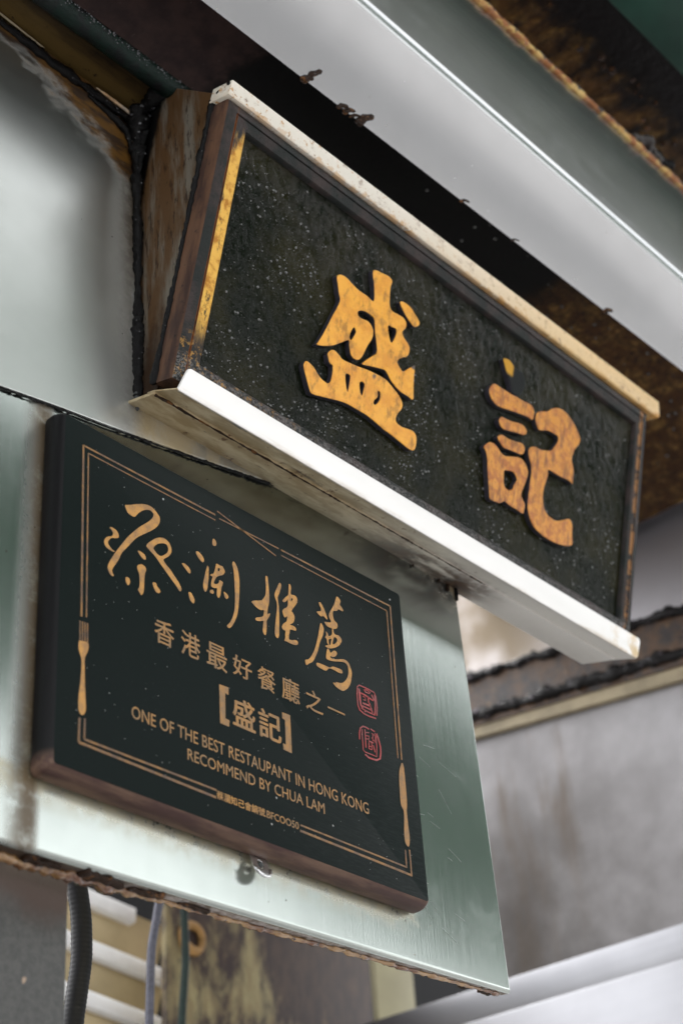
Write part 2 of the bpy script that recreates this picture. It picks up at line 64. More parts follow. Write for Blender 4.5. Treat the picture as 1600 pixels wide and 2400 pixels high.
# ------------------------------------------------------------------ small node language
class Mat:
    def __init__(s, name):
        s.mat = bpy.data.materials.new(name); s.mat.use_nodes = True
        s.nt = s.mat.node_tree; s.b = s.nt.nodes['Principled BSDF']
        tc = s.nt.nodes.new('ShaderNodeTexCoord'); s.P = tc.outputs['Object']
        sp = s.nt.nodes.new('ShaderNodeSeparateXYZ'); s.nt.links.new(s.P, sp.inputs[0])
        s.x, s.y, s.z = sp.outputs
    def put(s, sock, v):
        if isinstance(v, bpy.types.NodeSocket): s.nt.links.new(v, sock)
        elif isinstance(v, (tuple, list)) and len(v) == 3 and sock.type == 'RGBA': sock.default_value = (*v, 1)
        else: sock.default_value = v
    def m(s, op, a, b=0.0, clamp=False):
        n = s.nt.nodes.new('ShaderNodeMath'); n.operation = op; n.use_clamp = clamp
        s.put(n.inputs[0], a); s.put(n.inputs[1], b); return n.outputs[0]
    def ss(s, x, lo, hi, a=0.0, b=1.0):
        n = s.nt.nodes.new('ShaderNodeMapRange'); n.interpolation_type = 'SMOOTHSTEP'
        s.put(n.inputs['Value'], x); n.inputs['From Min'].default_value = lo; n.inputs['From Max'].default_value = hi
        n.inputs['To Min'].default_value = a; n.inputs['To Max'].default_value = b; return n.outputs[0]
    def vec(s, k):
        n = s.nt.nodes.new('ShaderNodeVectorMath'); n.operation = 'MULTIPLY'; s.put(n.inputs[0], s.P); n.inputs[1].default_value = k; return n.outputs[0]
    def noise(s, scale, detail=4, rough=.55, vec=None, dist=0.0, off=None):
        n = s.nt.nodes.new('ShaderNodeTexNoise'); s.put(n.inputs['Vector'], vec if vec is not None else s.P)
        n.inputs['Scale'].default_value = scale; n.inputs['Detail'].default_value = detail
        n.inputs['Roughness'].default_value = rough; n.inputs['Distortion'].default_value = dist; return n.outputs[0]
    def voro(s, scale, feature='F1', vec=None, rnd=1.0):
        n = s.nt.nodes.new('ShaderNodeTexVoronoi'); n.feature = feature; s.put(n.inputs['Vector'], vec if vec is not None else s.P)
        n.inputs['Scale'].default_value = scale; n.inputs['Randomness'].default_value = rnd; return n.outputs[0]
    def mix(s, f, a, b):
        n = s.nt.nodes.new('ShaderNodeMix'); n.data_type = 'RGBA'; s.put(n.inputs[0], f); s.put(n.inputs[6], a); s.put(n.inputs[7], b); return n.outputs[2]
    def lerp(s, f, a, b):
        n = s.nt.nodes.new('ShaderNodeMix'); n.data_type = 'FLOAT'; s.put(n.inputs[0], f); s.put(n.inputs[2], a); s.put(n.inputs[3], b); return n.outputs[0]
    def bump(s, h, strength=.3, dist=.001, prev=None):
        n = s.nt.nodes.new('ShaderNodeBump'); n.inputs['Strength'].default_value = strength; n.inputs['Distance'].default_value = dist
        s.put(n.inputs['Height'], h)
        if prev is not None: s.put(n.inputs['Normal'], prev)
        return n.outputs[0]
    def box(s, cx, hx, cz, hz):          # distance outside a rectangle in the x,z (or x,y) plane
        qx = s.m('SUBTRACT', s.m('ABSOLUTE', s.m('SUBTRACT', s.x, cx)), hx)
        qz = s.m('SUBTRACT', s.m('ABSOLUTE', s.m('SUBTRACT', s.z, cz)), hz)
        return s.m('MAXIMUM', qx, qz)
    def mul(s, *a):
        r = a[0]
        for q in a[1:]: r = s.m('MULTIPLY', r, q)
        return r
    def mx(s, *a):
        r = a[0]
        for q in a[1:]: r = s.m('MAXIMUM', r, q)
        return r
    def done(s, color=None, rough=None, metal=None, normal=None, coat=None, spec=None, aniso=None):
        I = s.b.inputs
        if color is not None: s.put(I['Base Color'], color)
        if rough is not None: s.put(I['Roughness'], rough)
        if metal is not None: s.put(I['Metallic'], metal)
        if normal is not None: s.put(I['Normal'], normal)
        if coat is not None: s.put(I['Coat Weight'], coat[0]); s.put(I['Coat Roughness'], coat[1])
        if spec is not None: s.put(I['Specular IOR Level'], spec)
        return s.mat

def steel(name, stain=None, tint=(.60, .61, .60), rough=.27, brush=(5, 5, 900), wav=.0):
    m = Mat(name)
    br = m.noise(1.0, 3, .6, m.vec(brush)); cloud = m.noise(5, 4, .6)
    col = m.mix(m.ss(cloud, .35, .7), tint, tuple(c*.88 for c in tint))
    r = m.m('ADD', m.m('MULTIPLY', br, .10), m.m('ADD', m.m('MULTIPLY', cloud, .10), rough-.10))
    scr = m.ss(m.noise(1, 2, .5, m.vec((60, 60, 700))), .77, .80)
    r = m.m('ADD', r, m.mul(scr, .10)); smu = m.noise(16, 5, .7, None, .8); r = m.m('ADD', r, m.mul(m.ss(smu, .52, .70), .03))
    metal = 1.0; spec = 0.5
    n = m.bump(br, .12, .0006)
    if wav: n = m.bump(m.noise(2.6, 1, .4), 1.0, wav, n)
    if stain:
        for f, c in stain(m):
            col = m.mix(f, col, c)
            metal = m.m('MULTIPLY', metal, m.m('SUBTRACT', 1.0, m.m('MULTIPLY', f, .9))); r = m.lerp(f, r, .50); spec = m.lerp(f, spec, .10)
    return m.done(col, r, metal, n, None, spec)

def plain(name, color, rough=.5, metal=0.0, var=.25, scale=40, bump=.15, bdist=.001, coat=None, vec=None, spec=.25):
    m = Mat(name)
    v = m.vec(vec) if vec else None
    a = m.noise(scale, 5, .6, v)
    c2 = tuple(c*(1-var) for c in color); c1 = tuple(min(1, c*(1+var)) for c in color)
    return m.done(m.mix(m.ss(a, .3, .7), c2, c1), m.m('ADD', m.m('MULTIPLY', a, .2), rough-.1), metal, m.bump(a, bump, bdist) if bump else None, coat, spec)

# ------------------------------------------------------------------ mesh helpers
def link(o, parent=None):
    COL.objects.link(o)
    if parent: o.parent = parent
    return o
def mesh(name, v, f, mats, parent=None, idx=None, smooth=False):
    me = bpy.data.meshes.new(name); me.from_pydata([tuple(p) for p in v], [], f)
    for mt in (mats if isinstance(mats, (list, tuple)) else [mats]): me.materials.append(mt)
    if idx:
        for p, i in zip(me.polygons, idx): p.material_index = i
    if smooth:
        for p in me.polygons: p.use_smooth = True
    bm = bmesh.new(); bm.from_mesh(me); bmesh.ops.recalc_face_normals(bm, faces=bm.faces); bm.to_mesh(me); bm.free()
    return link(bpy.data.objects.new(name, me), parent)
def tag(o, label, cat, group=None, kind=None):
    if kind: o['kind'] = kind
    if label: o['label'] = label
    if cat: o['category'] = cat
    if group: o['group'] = group
    return o
def empty(name, label, cat, mw=None, group=None):
    o = bpy.data.objects.new(name, None); COL.objects.link(o); o.empty_display_size = .02
    if mw is not None: o.matrix_world = mw
    return tag(o, label, cat, group)
def prism(name, poly, axes, a, b, mats, parent=None, bevel=0, seg=3, only=None, smooth=True):
    """poly in two axes (e.g. 'xz'), pushed along the third from a to b"""
    k = {'x': 0, 'y': 1, 'z': 2}; i, j = k[axes[0]], k[axes[1]]; t = 3-i-j
    v = []
    for d in (a, b):
        for p in poly:
            q = [0, 0, 0]; q[i] = p[0]; q[j] = p[1]; q[t] = d; v.append(q)
    n = len(poly)
    f = [list(range(n)), list(range(2*n-1, n-1, -1))] + [[e, (e+1) % n, n+(e+1) % n, n+e] for e in range(n)]
    o = mesh(name, v, f, mats, parent)
    if bevel:
        bm = bmesh.new(); bm.from_mesh(o.data); bm.edges.ensure_lookup_table()
        ed = [e for e in bm.edges if (only is None or only(e))]
        bmesh.ops.bevel(bm, geom=ed, offset=bevel, segments=seg, profile=.5, affect='EDGES', clamp_overlap=True)
        bm.to_mesh(o.data); bm.free()
        if smooth: shade(o)
    return o
def shade(o, ang=40):
    for p in o.data.polygons: p.use_smooth = True
    bm = bmesh.new(); bm.from_mesh(o.data)
    for e in bm.edges:
        if len(e.link_faces) == 2 and e.calc_face_angle(0) > math.radians(ang): e.smooth = False
    bm.to_mesh(o.data); bm.free()
def cbox(name, x0, x1, y0, y1, z0, z1, mats, parent=None, bevel=.001, seg=2):
    return prism(name, [(x0, z0), (x1, z0), (x1, z1), (x0, z1)], 'xz', y0, y1, mats, parent, bevel, seg)
def lump(name, pts, rad, mat, parent=None, n=10, step=.004, amp=.35, freq=120, seed=0, flat=(1, 1, 1)):
    """an uneven bead of grease / sealant along a polyline"""
    P = [Vector(p) for p in pts]; R = list(rad) if isinstance(rad, (list, tuple)) else [rad]*len(P)
    cs, rs = [], []
    for i in range(len(P)-1):
        L = (P[i+1]-P[i]).length; k = max(1, int(L/step))
        for q in range(k):
            t = q/k; cs.append(P[i].lerp(P[i+1], t)); rs.append(R[i]*(1-t)+R[i+1]*t)
    cs.append(P[-1]); rs.append(R[-1])
    cs = [cs[0]-(cs[1]-cs[0]).normalized()*rs[0]*.6]+cs+[cs[-1]+(cs[-1]-cs[-2]).normalized()*rs[-1]*.6]; rs = [rs[0]*.25]+rs+[rs[-1]*.25]
    v, f = [], []
    off = Vector((seed*3.1, seed*1.7, seed*2.3))
    for i, c in enumerate(cs):
        d = (cs[min(i+1, len(cs)-1)]-cs[max(i-1, 0)]).normalized()
        a = d.orthogonal().normalized() if abs(d.y) > .9 else d.cross(Vector((0, 1, 0))).normalized(); b = d.cross(a)
        for k in range(n):
            th = 2*math.pi*k/n; u = a*math.cos(th)+b*math.sin(th)
            r = rs[i]*(1+.55*mnoise.noise(c*38+off))*(1+amp*(mnoise.noise((c+u*rs[i])*freq+off)+.6*mnoise.noise((c+u*rs[i])*freq*2.7+off)))
            q = u*r; v.append(c+Vector((q.x*flat[0], q.y*flat[1], q.z*flat[2])))
        if i:
            for k in range(n): f.append([(i-1)*n+k, (i-1)*n+(k+1) % n, i*n+(k+1) % n, i*n+k])
    f.append(list(range(n))); f.append([(len(cs)-1)*n+k for k in range(n)])
    o = mesh(name, v, f, mat, parent, smooth=True)
    if mat in (M_GRIME, M_RUSTB, M_CRUSTB):            # wet beads that catch the light
        rg_ = random.Random(seed+11); g_ = []
        for i in range(1, len(cs)-1):
            if rg_.random() < .55:
                k = rg_.randrange(n); q = v[i*n+k]; r_ = max(rs[i], .002)*rg_.uniform(.07, .22); g_.append((q, r_, (q-cs[i]).normalized()))
        gv, gf = [], []
        for q, r_, nn in g_:
            A_ = nn.orthogonal().normalized(); B_ = nn.cross(A_); b0 = len(gv)
            for k in range(5): t = 2*math.pi*k/5; gv.append(q+(A_*math.cos(t)+B_*math.sin(t))*r_-nn*r_*.3)
            gv.append(q+nn*r_*.7)
            for k in range(5): gf.append([b0+k, b0+(k+1) % 5, b0+5])
        if gv:
            w_o = mesh('wet_beads', gv, gf, M_WET, o if (parent is None or parent.parent is None) else parent, smooth=True); w_o['kind'] = 'stuff'
    return o
def crm(loop, k=4):
    n = len(loop); L = [Vector((p[0], p[1], 0)) for p in loop]; out = []
    for i in range(n):
        a, b, c, d = L[i-1], L[i], L[(i+1) % n], L[(i+2) % n]
        for q in range(k):
            t = q/k
            out.append(.5*((2*b)+(c-a)*t+(2*a-5*b+4*c-d)*t*t+(3*b-a-3*c+d)*t**3))
    return out
DG = None
def to_mesh(cu, name):
    ob = bpy.data.objects.new('tmp', cu); COL.objects.link(ob)
    dg = bpy.context.evaluated_depsgraph_get(); dg.update()
    me = bpy.data.meshes.new_from_object(ob.evaluated_get(dg)); me.name = name
    bpy.data.objects.remove(ob); bpy.data.curves.remove(cu); return me
def cut(name, groups, w0, h, mats, parent, bev=0.0, smooth=True, k=4):
    """groups of closed loops (mm) -> one raised piece between w0 and w0+h, mats = (top, side)"""
    cu = bpy.data.curves.new(name, 'CURVE'); cu.dimensions = '2D'; cu.fill_mode = 'BOTH'
    for lp in groups:
        pts = crm(lp, k) if smooth else [Vector((p[0], p[1], 0)) for p in lp]
        s = cu.splines.new('POLY'); s.points.add(len(pts)-1); s.use_cyclic_u = True
        for q, p in zip(s.points, pts): q.co = (p.x*.001, p.y*.001, 0, 1)
    cu.extrude = h/2-bev; cu.bevel_depth = bev; cu.bevel_resolution = 2; cu.offset = -bev
    me = to_mesh(cu, name); return finish(name, me, w0+h/2, mats, parent)
def finish(name, me, w, mats, parent):
    me.materials.clear()
    for mt in mats: me.materials.append(mt)
    for v in me.vertices: v.co.z += w
    for p in me.polygons:
        p.material_index = 0 if (p.normal.z > .45 or len(mats) == 1) else 1; p.use_smooth = False
    return link(bpy.data.objects.new(name, me), parent)
def text(name, body, boxm, w0, h, mats, parent, fat=0.0):
    cu = bpy.data.curves.new(name, 'FONT'); cu.body = body; cu.size = .02; cu.extrude = h/2; cu.resolution_u = 3
    me = to_mesh(cu, name)
    if fat:                                # thicken by doubling the stroke, so that dense characters keep their counters
        bm = bmesh.new()
        for j, (dx, dy) in enumerate(((-fat, 0), (fat, 0), (0, -fat*.6), (0, fat*.6))):
            k0 = len(bm.verts); bm.from_mesh(me); bm.verts.ensure_lookup_table()
            for vv in bm.verts[k0:]: vv.co += Vector((dx, dy, j*.00002))
        bm.to_mesh(me); bm.free()
    xs = [v.co.x for v in me.vertices]; ys = [v.co.y for v in me.vertices]
    u0, u1, v0, v1 = [q*.001 for q in boxm]; ax, bx, ay, by = min(xs), max(xs), min(ys), max(ys)
    for v in me.vertices:
        v.co.x = u0+(v.co.x-ax)/(bx-ax)*(u1-u0); v.co.y = v0+(v.co.y-ay)/(by-ay)*(v1-v0)
    return finish(name, me, w0+h/2, mats, parent)
def ribbon(name, strokes, w0, h, mats, parent):
    """joined engraved strokes: list of (polyline mm, width mm)"""
    v, f = [], []
    for pts, wd in strokes:
        P = [Vector((p[0]*.001, p[1]*.001)) for p in pts]; hw = wd*.0005; row = []
        for i, p in enumerate(P):
            d = (P[min(i+1, len(P)-1)]-P[max(i-1, 0)])
            if d.length < 1e-9: d = Vector((1, 0))
            d.normalize(); nn = Vector((-d.y, d.x)); b = len(v)
            for sgn, z in ((-1, w0), (1, w0), (1, w0+h), (-1, w0+h)):
                q = p+nn*hw*sgn; v.append((q.x, q.y, z))
            row.append(b)
        for a, b in zip(row, row[1:]):
            for e in range(4): f.append([a+e, a+(e+1) % 4, b+(e+1) % 4, b+e])
        f.append([row[0]+e for e in range(4)]); f.append([row[-1]+e for e in (3, 2, 1, 0)])
    return mesh(name, v, f, mats, parent)
def domes(name, pts, mat, parent=None, normal=(0, 0, 1), n=6):
    N = Vector(normal).normalized(); A = N.orthogonal().normalized(); B = N.cross(A); v, f = [], []
    for p, r, hgt in pts:
        p = Vector(p); b = len(v); ph = random.random()*6
        el = random.uniform(.75, 1.25)
        for rr, hh in ((1, -.05), (.75, .62)):
            for k in range(n):
                t = 2*math.pi*k/n+ph; v.append(p+(A*math.cos(t)*el+B*math.sin(t))*r*rr+N*hgt*hh)
        v.append(p+N*hgt)
        for k in range(n):
            k2 = (k+1) % n; f.append([b+k, b+k2, b+n+k2, b+n+k]); f.append([b+n+k, b+n+k2, b+2*n])
    o = mesh(name, v, f, mat, parent, smooth=True); o['kind'] = 'stuff'; return o

# ------------------------------------------------------------------ materials
def stain_upper(m):
    n1 = m.noise(22, 6, .65, m.vec((1, 1, .35))); n2 = m.noise(60, 5, .7); nd = m.noise(1, 4, .6, m.vec((26, 20, 80)))
    dv = m.m('ABSOLUTE', m.m('SUBTRACT', m.x, .094))
    halo = m.mul(m.ss(m.m('ADD', dv, m.m('MULTIPLY', n1, .03)), .018, .058, 1, 0), m.ss(n1, .18, .50), m.ss(m.z, .07, .30, .45, 1.0))
    tn = m.m('MULTIPLY', m.m('SUBTRACT', m.noise(1, 5, .65, m.vec((34, 20, 60))), .5), .10)
    tA = m.mul(m.ss(m.m('ADD', m.m('ADD', m.z, m.m('MULTIPLY', m.x, .60)), tn), .368, .412), m.ss(m.z, .315, .345))
    tB = m.ss(m.m('ADD', m.m('ADD', m.z, m.m('MULTIPLY', m.x, .09)), m.m('MULTIPLY', tn, .35)), .402, .417)
    top = m.mx(tA, tB)
    low = m.mul(m.ss(m.m('ADD', m.z, m.m('MULTIPLY', n2, .045)), .128, .098), m.ss(m.x, .085, .11), m.ss(n1, .3, .6))
    dark = m.mul(m.ss(dv, .004, .03, 1, 0), m.ss(n2, .40, .62), m.ss(m.z, .12, .38, .3, 1.0))
    return [(m.mul(halo, .88), (.052, .032, .011)), (m.mul(top, .97), m.mix(m.ss(nd, .42, .60), (.110, .050, .006), (.030, .014, .005))), (m.mul(low, .7), (.36, .26, .10)), (m.mul(dark, .8), (.022, .013, .008))]
def stain_lower(m):
    n1 = m.noise(45, 6, .7); n2 = m.noise(130, 5, .7)
    d = m.box(.21, .21, -.157, .157)
    ring = m.mul(m.ss(m.m('ADD', d, m.m('MULTIPLY', n1, .018)), .008, .026, 1, 0), m.ss(n2, .25, .6))
    below = m.mul(m.ss(m.z, -.306, -.316), m.ss(m.z, -.345, -.318), m.ss(n1, .35, .6), m.ss(m.x, .43, .40))
    left = m.mul(m.ss(m.x, -.030, -.004), m.ss(m.x, .01, .0), m.ss(n1, .2, .55))
    corner = m.mul(m.ss(m.m('ADD', m.m('MULTIPLY', m.x, .5), m.z), .290, .345), m.ss(n1, .38, .6))
    return [(m.mul(ring, .55), (.30, .22, .09)), (m.mul(below, .45), (.34, .27, .13)), (m.mul(left, .85), (.075, .045, .02)), (m.mul(corner, .75), (.30, .20, .08))]
def stain_flank(m):
    n1 = m.noise(1, 6, .65, m.vec((40, 60, 9))); n2 = m.noise(70, 6, .7)
    t = m.m('ADD', m.y, m.m('MULTIPLY', m.z, .27))            # zero line runs along the leaning sign
    edge = m.mul(m.ss(m.m('ADD', t, m.m('MULTIPLY', n1, .05)), .018, -.012), 1.0)
    br = m.mul(m.ss(n1, .36, .58), .9)
    tar = m.ss(m.m('ADD', m.m('ADD', m.y, m.m('MULTIPLY', n2, .02)), m.m('MULTIPLY', m.m('SUBTRACT', m.z, .44), .41)), -.046, -.034)
    lowd = m.mul(m.ss(m.m('ADD', m.z, m.m('MULTIPLY', n2, .10)), .235, .15), .92)
    sp_ = m.ss(m.noise(1, 6, .7, m.vec((60, 170, 40))), .54, .64)
    return [(.85, (.070, .050, .022)), (br, (.065, .029, .007)), (m.mul(edge, .92), (.075, .028, .006)), (m.mul(sp_, .8), (.014, .007, .004)), (lowd, (.020, .009, .004)), (tar, (.003, .003, .003))]
def stain_beam(m):
    n1 = m.noise(12, 4, .6); n2 = m.noise(90, 4, .6, m.vec((1, .4, .4)))
    sp = m.mul(m.ss(n2, .70, .76), m.ss(n1, .45, .6))
    return [(m.mul(sp, .6), (.18, .13, .07))]
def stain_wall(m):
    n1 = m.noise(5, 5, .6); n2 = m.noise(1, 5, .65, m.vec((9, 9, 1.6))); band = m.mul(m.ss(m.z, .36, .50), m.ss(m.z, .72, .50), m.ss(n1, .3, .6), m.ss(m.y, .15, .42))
    film_shading = m.m('MULTIPLY', m.ss(n1, .30, .70, .72, 1.0), m.ss(m.y, .0, .5, .55, .95))
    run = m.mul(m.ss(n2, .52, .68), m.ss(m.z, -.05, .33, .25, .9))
    film_shading = m.m('MULTIPLY', film_shading, m.ss(m.z, .32, .0, .72, 1.0))  # wall's lower shade put into the grime colour, thinning towards the rail
    return [(film_shading, (.066, .058, .052)), (m.mul(run, .8), (.10, .065, .035)), (m.mul(band, .9), (.16, .10, .05))]

M_UP = steel('stainless_upper', stain_upper, tint=(.52, .535, .51), rough=.33, wav=.006)
M_LOW = steel('stainless_lower', stain_lower, tint=(.36, .39, .365), rough=.18, brush=(900, 5, 5), wav=.004)
M_FLANK = steel('stainless_flank', stain_flank, rough=.34)
M_BEAM = steel('stainless_beam', stain_beam, tint=(.47, .475, .475), rough=.21, brush=(3, 160, 160), wav=.003)
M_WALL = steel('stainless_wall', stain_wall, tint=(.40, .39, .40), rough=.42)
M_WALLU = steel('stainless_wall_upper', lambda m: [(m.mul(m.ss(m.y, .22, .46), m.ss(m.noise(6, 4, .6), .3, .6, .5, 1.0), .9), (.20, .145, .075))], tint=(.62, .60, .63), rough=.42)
M_CHAN = steel('stainless_channel', None, tint=(.31, .31, .325), rough=.42, brush=(160, 3, 160))
M_SCR = plain('bare_scratch', (.36, .39, .37), .35, .6, var=.1, bump=0)
M_STEEL = steel('bright_steel', None, tint=(.80, .80, .80), rough=.30)

def mat_grime(name='black_grease', col=(.010, .010, .011), fleck=(.12, .05, .02), amt=.66, rough=.34):
    m = Mat(name); a = m.noise(420, 5, .7); b = m.noise(90, 5, .65)
    return m.done(m.mix(m.ss(b, amt, amt+.06), col, fleck), m.m('ADD', m.m('MULTIPLY', b, .25), rough-.20), 0.0, m.bump(a, .8, .0022), None, .16)
M_GRIME = mat_grime('black_grease', (.0035, .0034, .0036), (.05, .02, .008), .70, .26)
M_WET = plain('wet_grease', (.05, .05, .055), .08, bump=0, coat=(1.0, .04))
M_GREY = plain('grey_sealant', (.045, .048, .048), .55, scale=160)
M_RUSTB = mat_grime('brown_grease', (.020, .009, .004), (.11, .045, .012), .56, .30)
def mat_crust():
    m = Mat('rust_crust'); a = m.noise(1, 5, .6, m.vec((46, 60, 60))); b = m.noise(150, 5, .7); c = m.noise(1, 4, .6, m.vec((70, 40, 40)), .5)
    col = m.mix(m.ss(a, .40, .56), (.55, .37, .11), (.26, .085, .012))
    hgt = m.m('SUBTRACT', m.z, m.m('ADD', .7010, m.m('MULTIPLY', m.x, .0175)))      # soot gathers on the upper side of the edge
    dk = m.ss(m.m('ADD', hgt, m.m('MULTIPLY', m.m('SUBTRACT', c, .5), .022)), -.0015, .0015)
    col = m.mix(dk, col, (.012, .007, .005)); col = m.mix(m.ss(b, .60, .68), col, (.02, .010, .006))
    return m.done(col, m.m('ADD', m.m('MULTIPLY', b, .4), .12), 0.0, m.bump(b, .7, .0015), None, .5)
M_CRUST = mat_crust()
def mat_amber():
    m = Mat('amber_grease'); a = m.noise(120, 5, .7); b = m.noise(36, 4, .6)
    col = m.mix(m.ss(b, .42, .62), (.26, .15, .06), (.10, .035, .010)); col = m.mix(m.ss(a, .56, .66), col, (.035, .02, .012))
    return m.done(col, .22, 0.0, m.bump(a, .5, .002), (.7, .1))
M_AMBER = mat_amber()
def mat_grit():
    m = Mat('gritty_return'); a = m.noise(150, 6, .75); b = m.noise(30, 5, .6, m.vec((1, 3, 3)))
    col = m.mix(m.ss(a, .40, .62), (.34, .31, .29), (.10, .07, .045)); col = m.mix(m.ss(b, .52, .66), col, (.06, .038, .022))
    col = m.mix(m.ss(m.x, .16, .02), col, (.045, .028, .018))
    return m.done(col, .5, .15, m.bump(a, .6, .0015))
M_GRIT = mat_grit()
def mat_field():
    m = Mat('sign_field_paint'); fine = m.noise(520, 3, .6); mid = m.noise(1, 4, .6, m.vec((115, 80, 100)), .6); big = m.noise(9, 4, .6); dz = m.voro(230)
    col = m.mix(m.ss(big, .40, .66), (.0045, .0060, .0035), (.014, .013, .0045))
    col = m.mix(m.mul(m.ss(fine, .60, .72), m.ss(big, .42, .62), .5), col, (.05, .055, .055))
    film_shading = m.mul(m.ss(m.m('ADD', m.y, m.m('MULTIPLY', m.noise(7, 3, .5), .22)), .215, .36), m.ss(mid, .34, .66))     # sky sheen painted pale into the upper colour, broken along brush marks
    col = m.mix(m.mul(film_shading, .28), col, (.060, .054, .050))
    n = m.bump(mid, 1.0, .0013); n = m.bump(fine, 1.0, .00010, n); n = m.bump(m.ss(dz, .0, .30, 1, 0), 1.0, .0004, n)
    return m.done(col, m.m('ADD', m.m('MULTIPLY', big, .16), .05), 0.0, n, None, .075)
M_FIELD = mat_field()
def mat_frame():
    m = Mat('frame_dark_paint'); fine = m.noise(420, 4, .65); big = m.noise(26, 5, .65); st = m.noise(1, 5, .7, m.vec((95, 22, 60)))
    col = m.mix(m.ss(big, .40, .66), (.016, .018, .017), (.040, .030, .028))
    # gilding left on the inner ledge of the left stile, worn to ragged patches
    g = m.mul(m.ss(m.x, .1020, .1035), m.ss(m.x, .1185, .1165), m.ss(m.m('ADD', m.y, m.m('MULTIPLY', st, .06)), .055, .10), m.ss(m.m('ADD', m.y, m.m('MULTIPLY', st, .09)), .305, .275))
    gw = m.ss(m.m('ADD', st, m.m('MULTIPLY', m.noise(120, 5, .7), .5)), .95, .80)
    g2 = m.mul(m.ss(m.x, .7755, .777), m.ss(m.x, .7835, .782), m.ss(m.noise(40, 5, .7), .42, .56), .75)
    gl = m.mul(m.ss(m.x, .1005, .1012), m.ss(m.x, .1030, .1020), m.ss(m.noise(30, 4, .6), .36, .5), .9)
    gr = m.mul(m.ss(m.y, .050, .008), m.ss(m.x, .30, .10), m.ss(m.noise(170, 5, .7), .52, .62), .8)
    gold = m.mix(m.ss(m.noise(70, 5, .7), .45, .66), (.66, .38, .075), (.36, .15, .02))
    col = m.mix(m.mul(g, gw), col, gold); col = m.mix(g2, col, (.30, .14, .05)); col = m.mix(gl, col, (.16, .055, .018)); col = m.mix(gr, col, (.42, .22, .05))
    low = m.mul(m.ss(m.y, .020, .006), m.ss(fine, .44, .60)); col = m.mix(m.mul(low, .6), col, (.18, .17, .165))
    n = m.bump(fine, .5, .0010); n = m.bump(big, .4, .003, n)
    return m.done(col, m.m('ADD', m.m('MULTIPLY', fine, .25), .18), 0.0, n, None, .09)
M_FRAME = mat_frame()
def mat_wood_side():
    m = Mat('worn_wood_edge'); a = m.noise(1, 6, .65, m.vec((70, 14, 70))); b = m.noise(90, 5, .7)
    col = m.mix(m.ss(a, .36, .64), (.105, .056, .034), (.038, .022, .018)); col = m.mix(m.ss(b, .58, .70), col, (.016, .012, .011))
    return m.done(col, .48, 0.0, m.bump(a, .3, .001), None, .14)
M_WOODSIDE = mat_wood_side()
def mat_gilt(name, bright, dark, worn, amt=.62, sc1=42, wmap=(60, 26, 60)):
    m = Mat(name); a = m.noise(sc1, 6, .65); b = m.noise(sc1*5, 6, .75); st = m.noise(1, 6, .7, m.vec(wmap)); c = m.noise(sc1*.45, 3, .5)
    col = m.mix(m.ss(a, .40, .66), bright, dark); col = m.mix(m.mul(m.ss(st, .49, .64), .8), col, tuple(q*.42 for q in dark))
    col = m.mix(m.ss(b, amt, amt+.07), col, worn); col = m.mix(m.ss(c, .68, .72), col, tuple(q*.6+.03 for q in worn))
    return m.done(col, m.m('ADD', m.m('MULTIPLY', b, .3), .16), .0, m.bump(st, .5, .0014), None, .45)
M_GILT = mat_gilt('gilt_yellow', (.72, .33, .024), (.60, .24, .012), (.09, .045, .02), .63, 48, (70, 34, 60))
M_GILT2 = mat_gilt('gilt_worn_orange', (.56, .225, .016), (.33, .090, .006), (.055, .024, .012), .58, 90, (120, 26, 60))
M_STROKESIDE = plain('stroke_flank', (.030, .028, .036), .34, scale=240, coat=(.3, .2))
def mat_dotworn():
    m = Mat('worn_stroke'); a = m.ss(m.m('ADD', m.m('MULTIPLY', m.x, 1.0), m.m('MULTIPLY', m.noise(90, 4, .6), .006)), .5415, .5375)
    return m.done(m.mix(m.mul(a, m.ss(m.y, .207, .212)), (.011, .012, .012), (.46, .24, .03)), .30, 0.0, m.bump(m.noise(300, 4, .6), .3, .0008), None, .08)
M_DOT = mat_dotworn()
def mat_plaque():
    m = Mat('plaque_black_green'); fine = m.noise(1, 5, .7, m.vec((90, 900, 200))); sp = m.noise(420, 4, .7); big = m.noise(12, 4, .6)
    dust = m.mul(m.ss(sp, .60, .74), m.ss(big, .42, .68))
    right_sheen = m.ss(m.m('SUBTRACT', m.x, m.m('MULTIPLY', m.y, .6)), .30, .62)  # sheen towards the lower right, painted into the base colour
    col = m.mix(m.m('ADD', m.mul(dust, .35), m.mul(right_sheen, m.ss(fine, .42, .7), .25), True), (.0045, .0080, .0072), (.050, .056, .054))
    return m.done(col, m.m('ADD', m.m('MULTIPLY', fine, .15), .30), 0.0, m.bump(fine, .2, .0004), None, .05)
M_PLAQUE = mat_plaque()
def mat_plaque_side():
    m = Mat('plaque_bare_edge'); a = m.noise(1, 6, .65, m.vec((16, 90, 90))); b = m.noise(60, 5, .7)
    lw = m.ss(m.y, -.300, -.3125)
    col = m.mix(m.ss(a, .36, .64), (.125, .078, .055), (.060, .034, .030)); col = m.mix(m.ss(b, .62, .72), col, (.04, .025, .018))
    col = m.mix(lw, (.006, .006, .0066), col)  # side edges near black, shade put into the colour; bottom stays bare wood
    return m.done(col, .36, 0.0, m.bump(a, .25, .001), None, .12)
M_PLQSIDE = mat_plaque_side()
def mat_letter(name, a_, b_, edge):
    m = Mat(name); a = m.noise(110, 5, .65); b = m.noise(480, 4, .7)
    col = m.mix(m.ss(a, .38, .64), a_, b_); col = m.mix(m.ss(b, .60, .70), col, edge)
    return m.done(col, .42, .1, m.bump(b, .4, .0006))
M_BRUSH = mat_letter('engraved_gold', (.42, .205, .040), (.25, .13, .042), (.12, .05, .015))
M_LET = mat_letter('engraved_dull_gold', (.29, .140, .032), (.19, .110, .045), (.08, .035, .015))
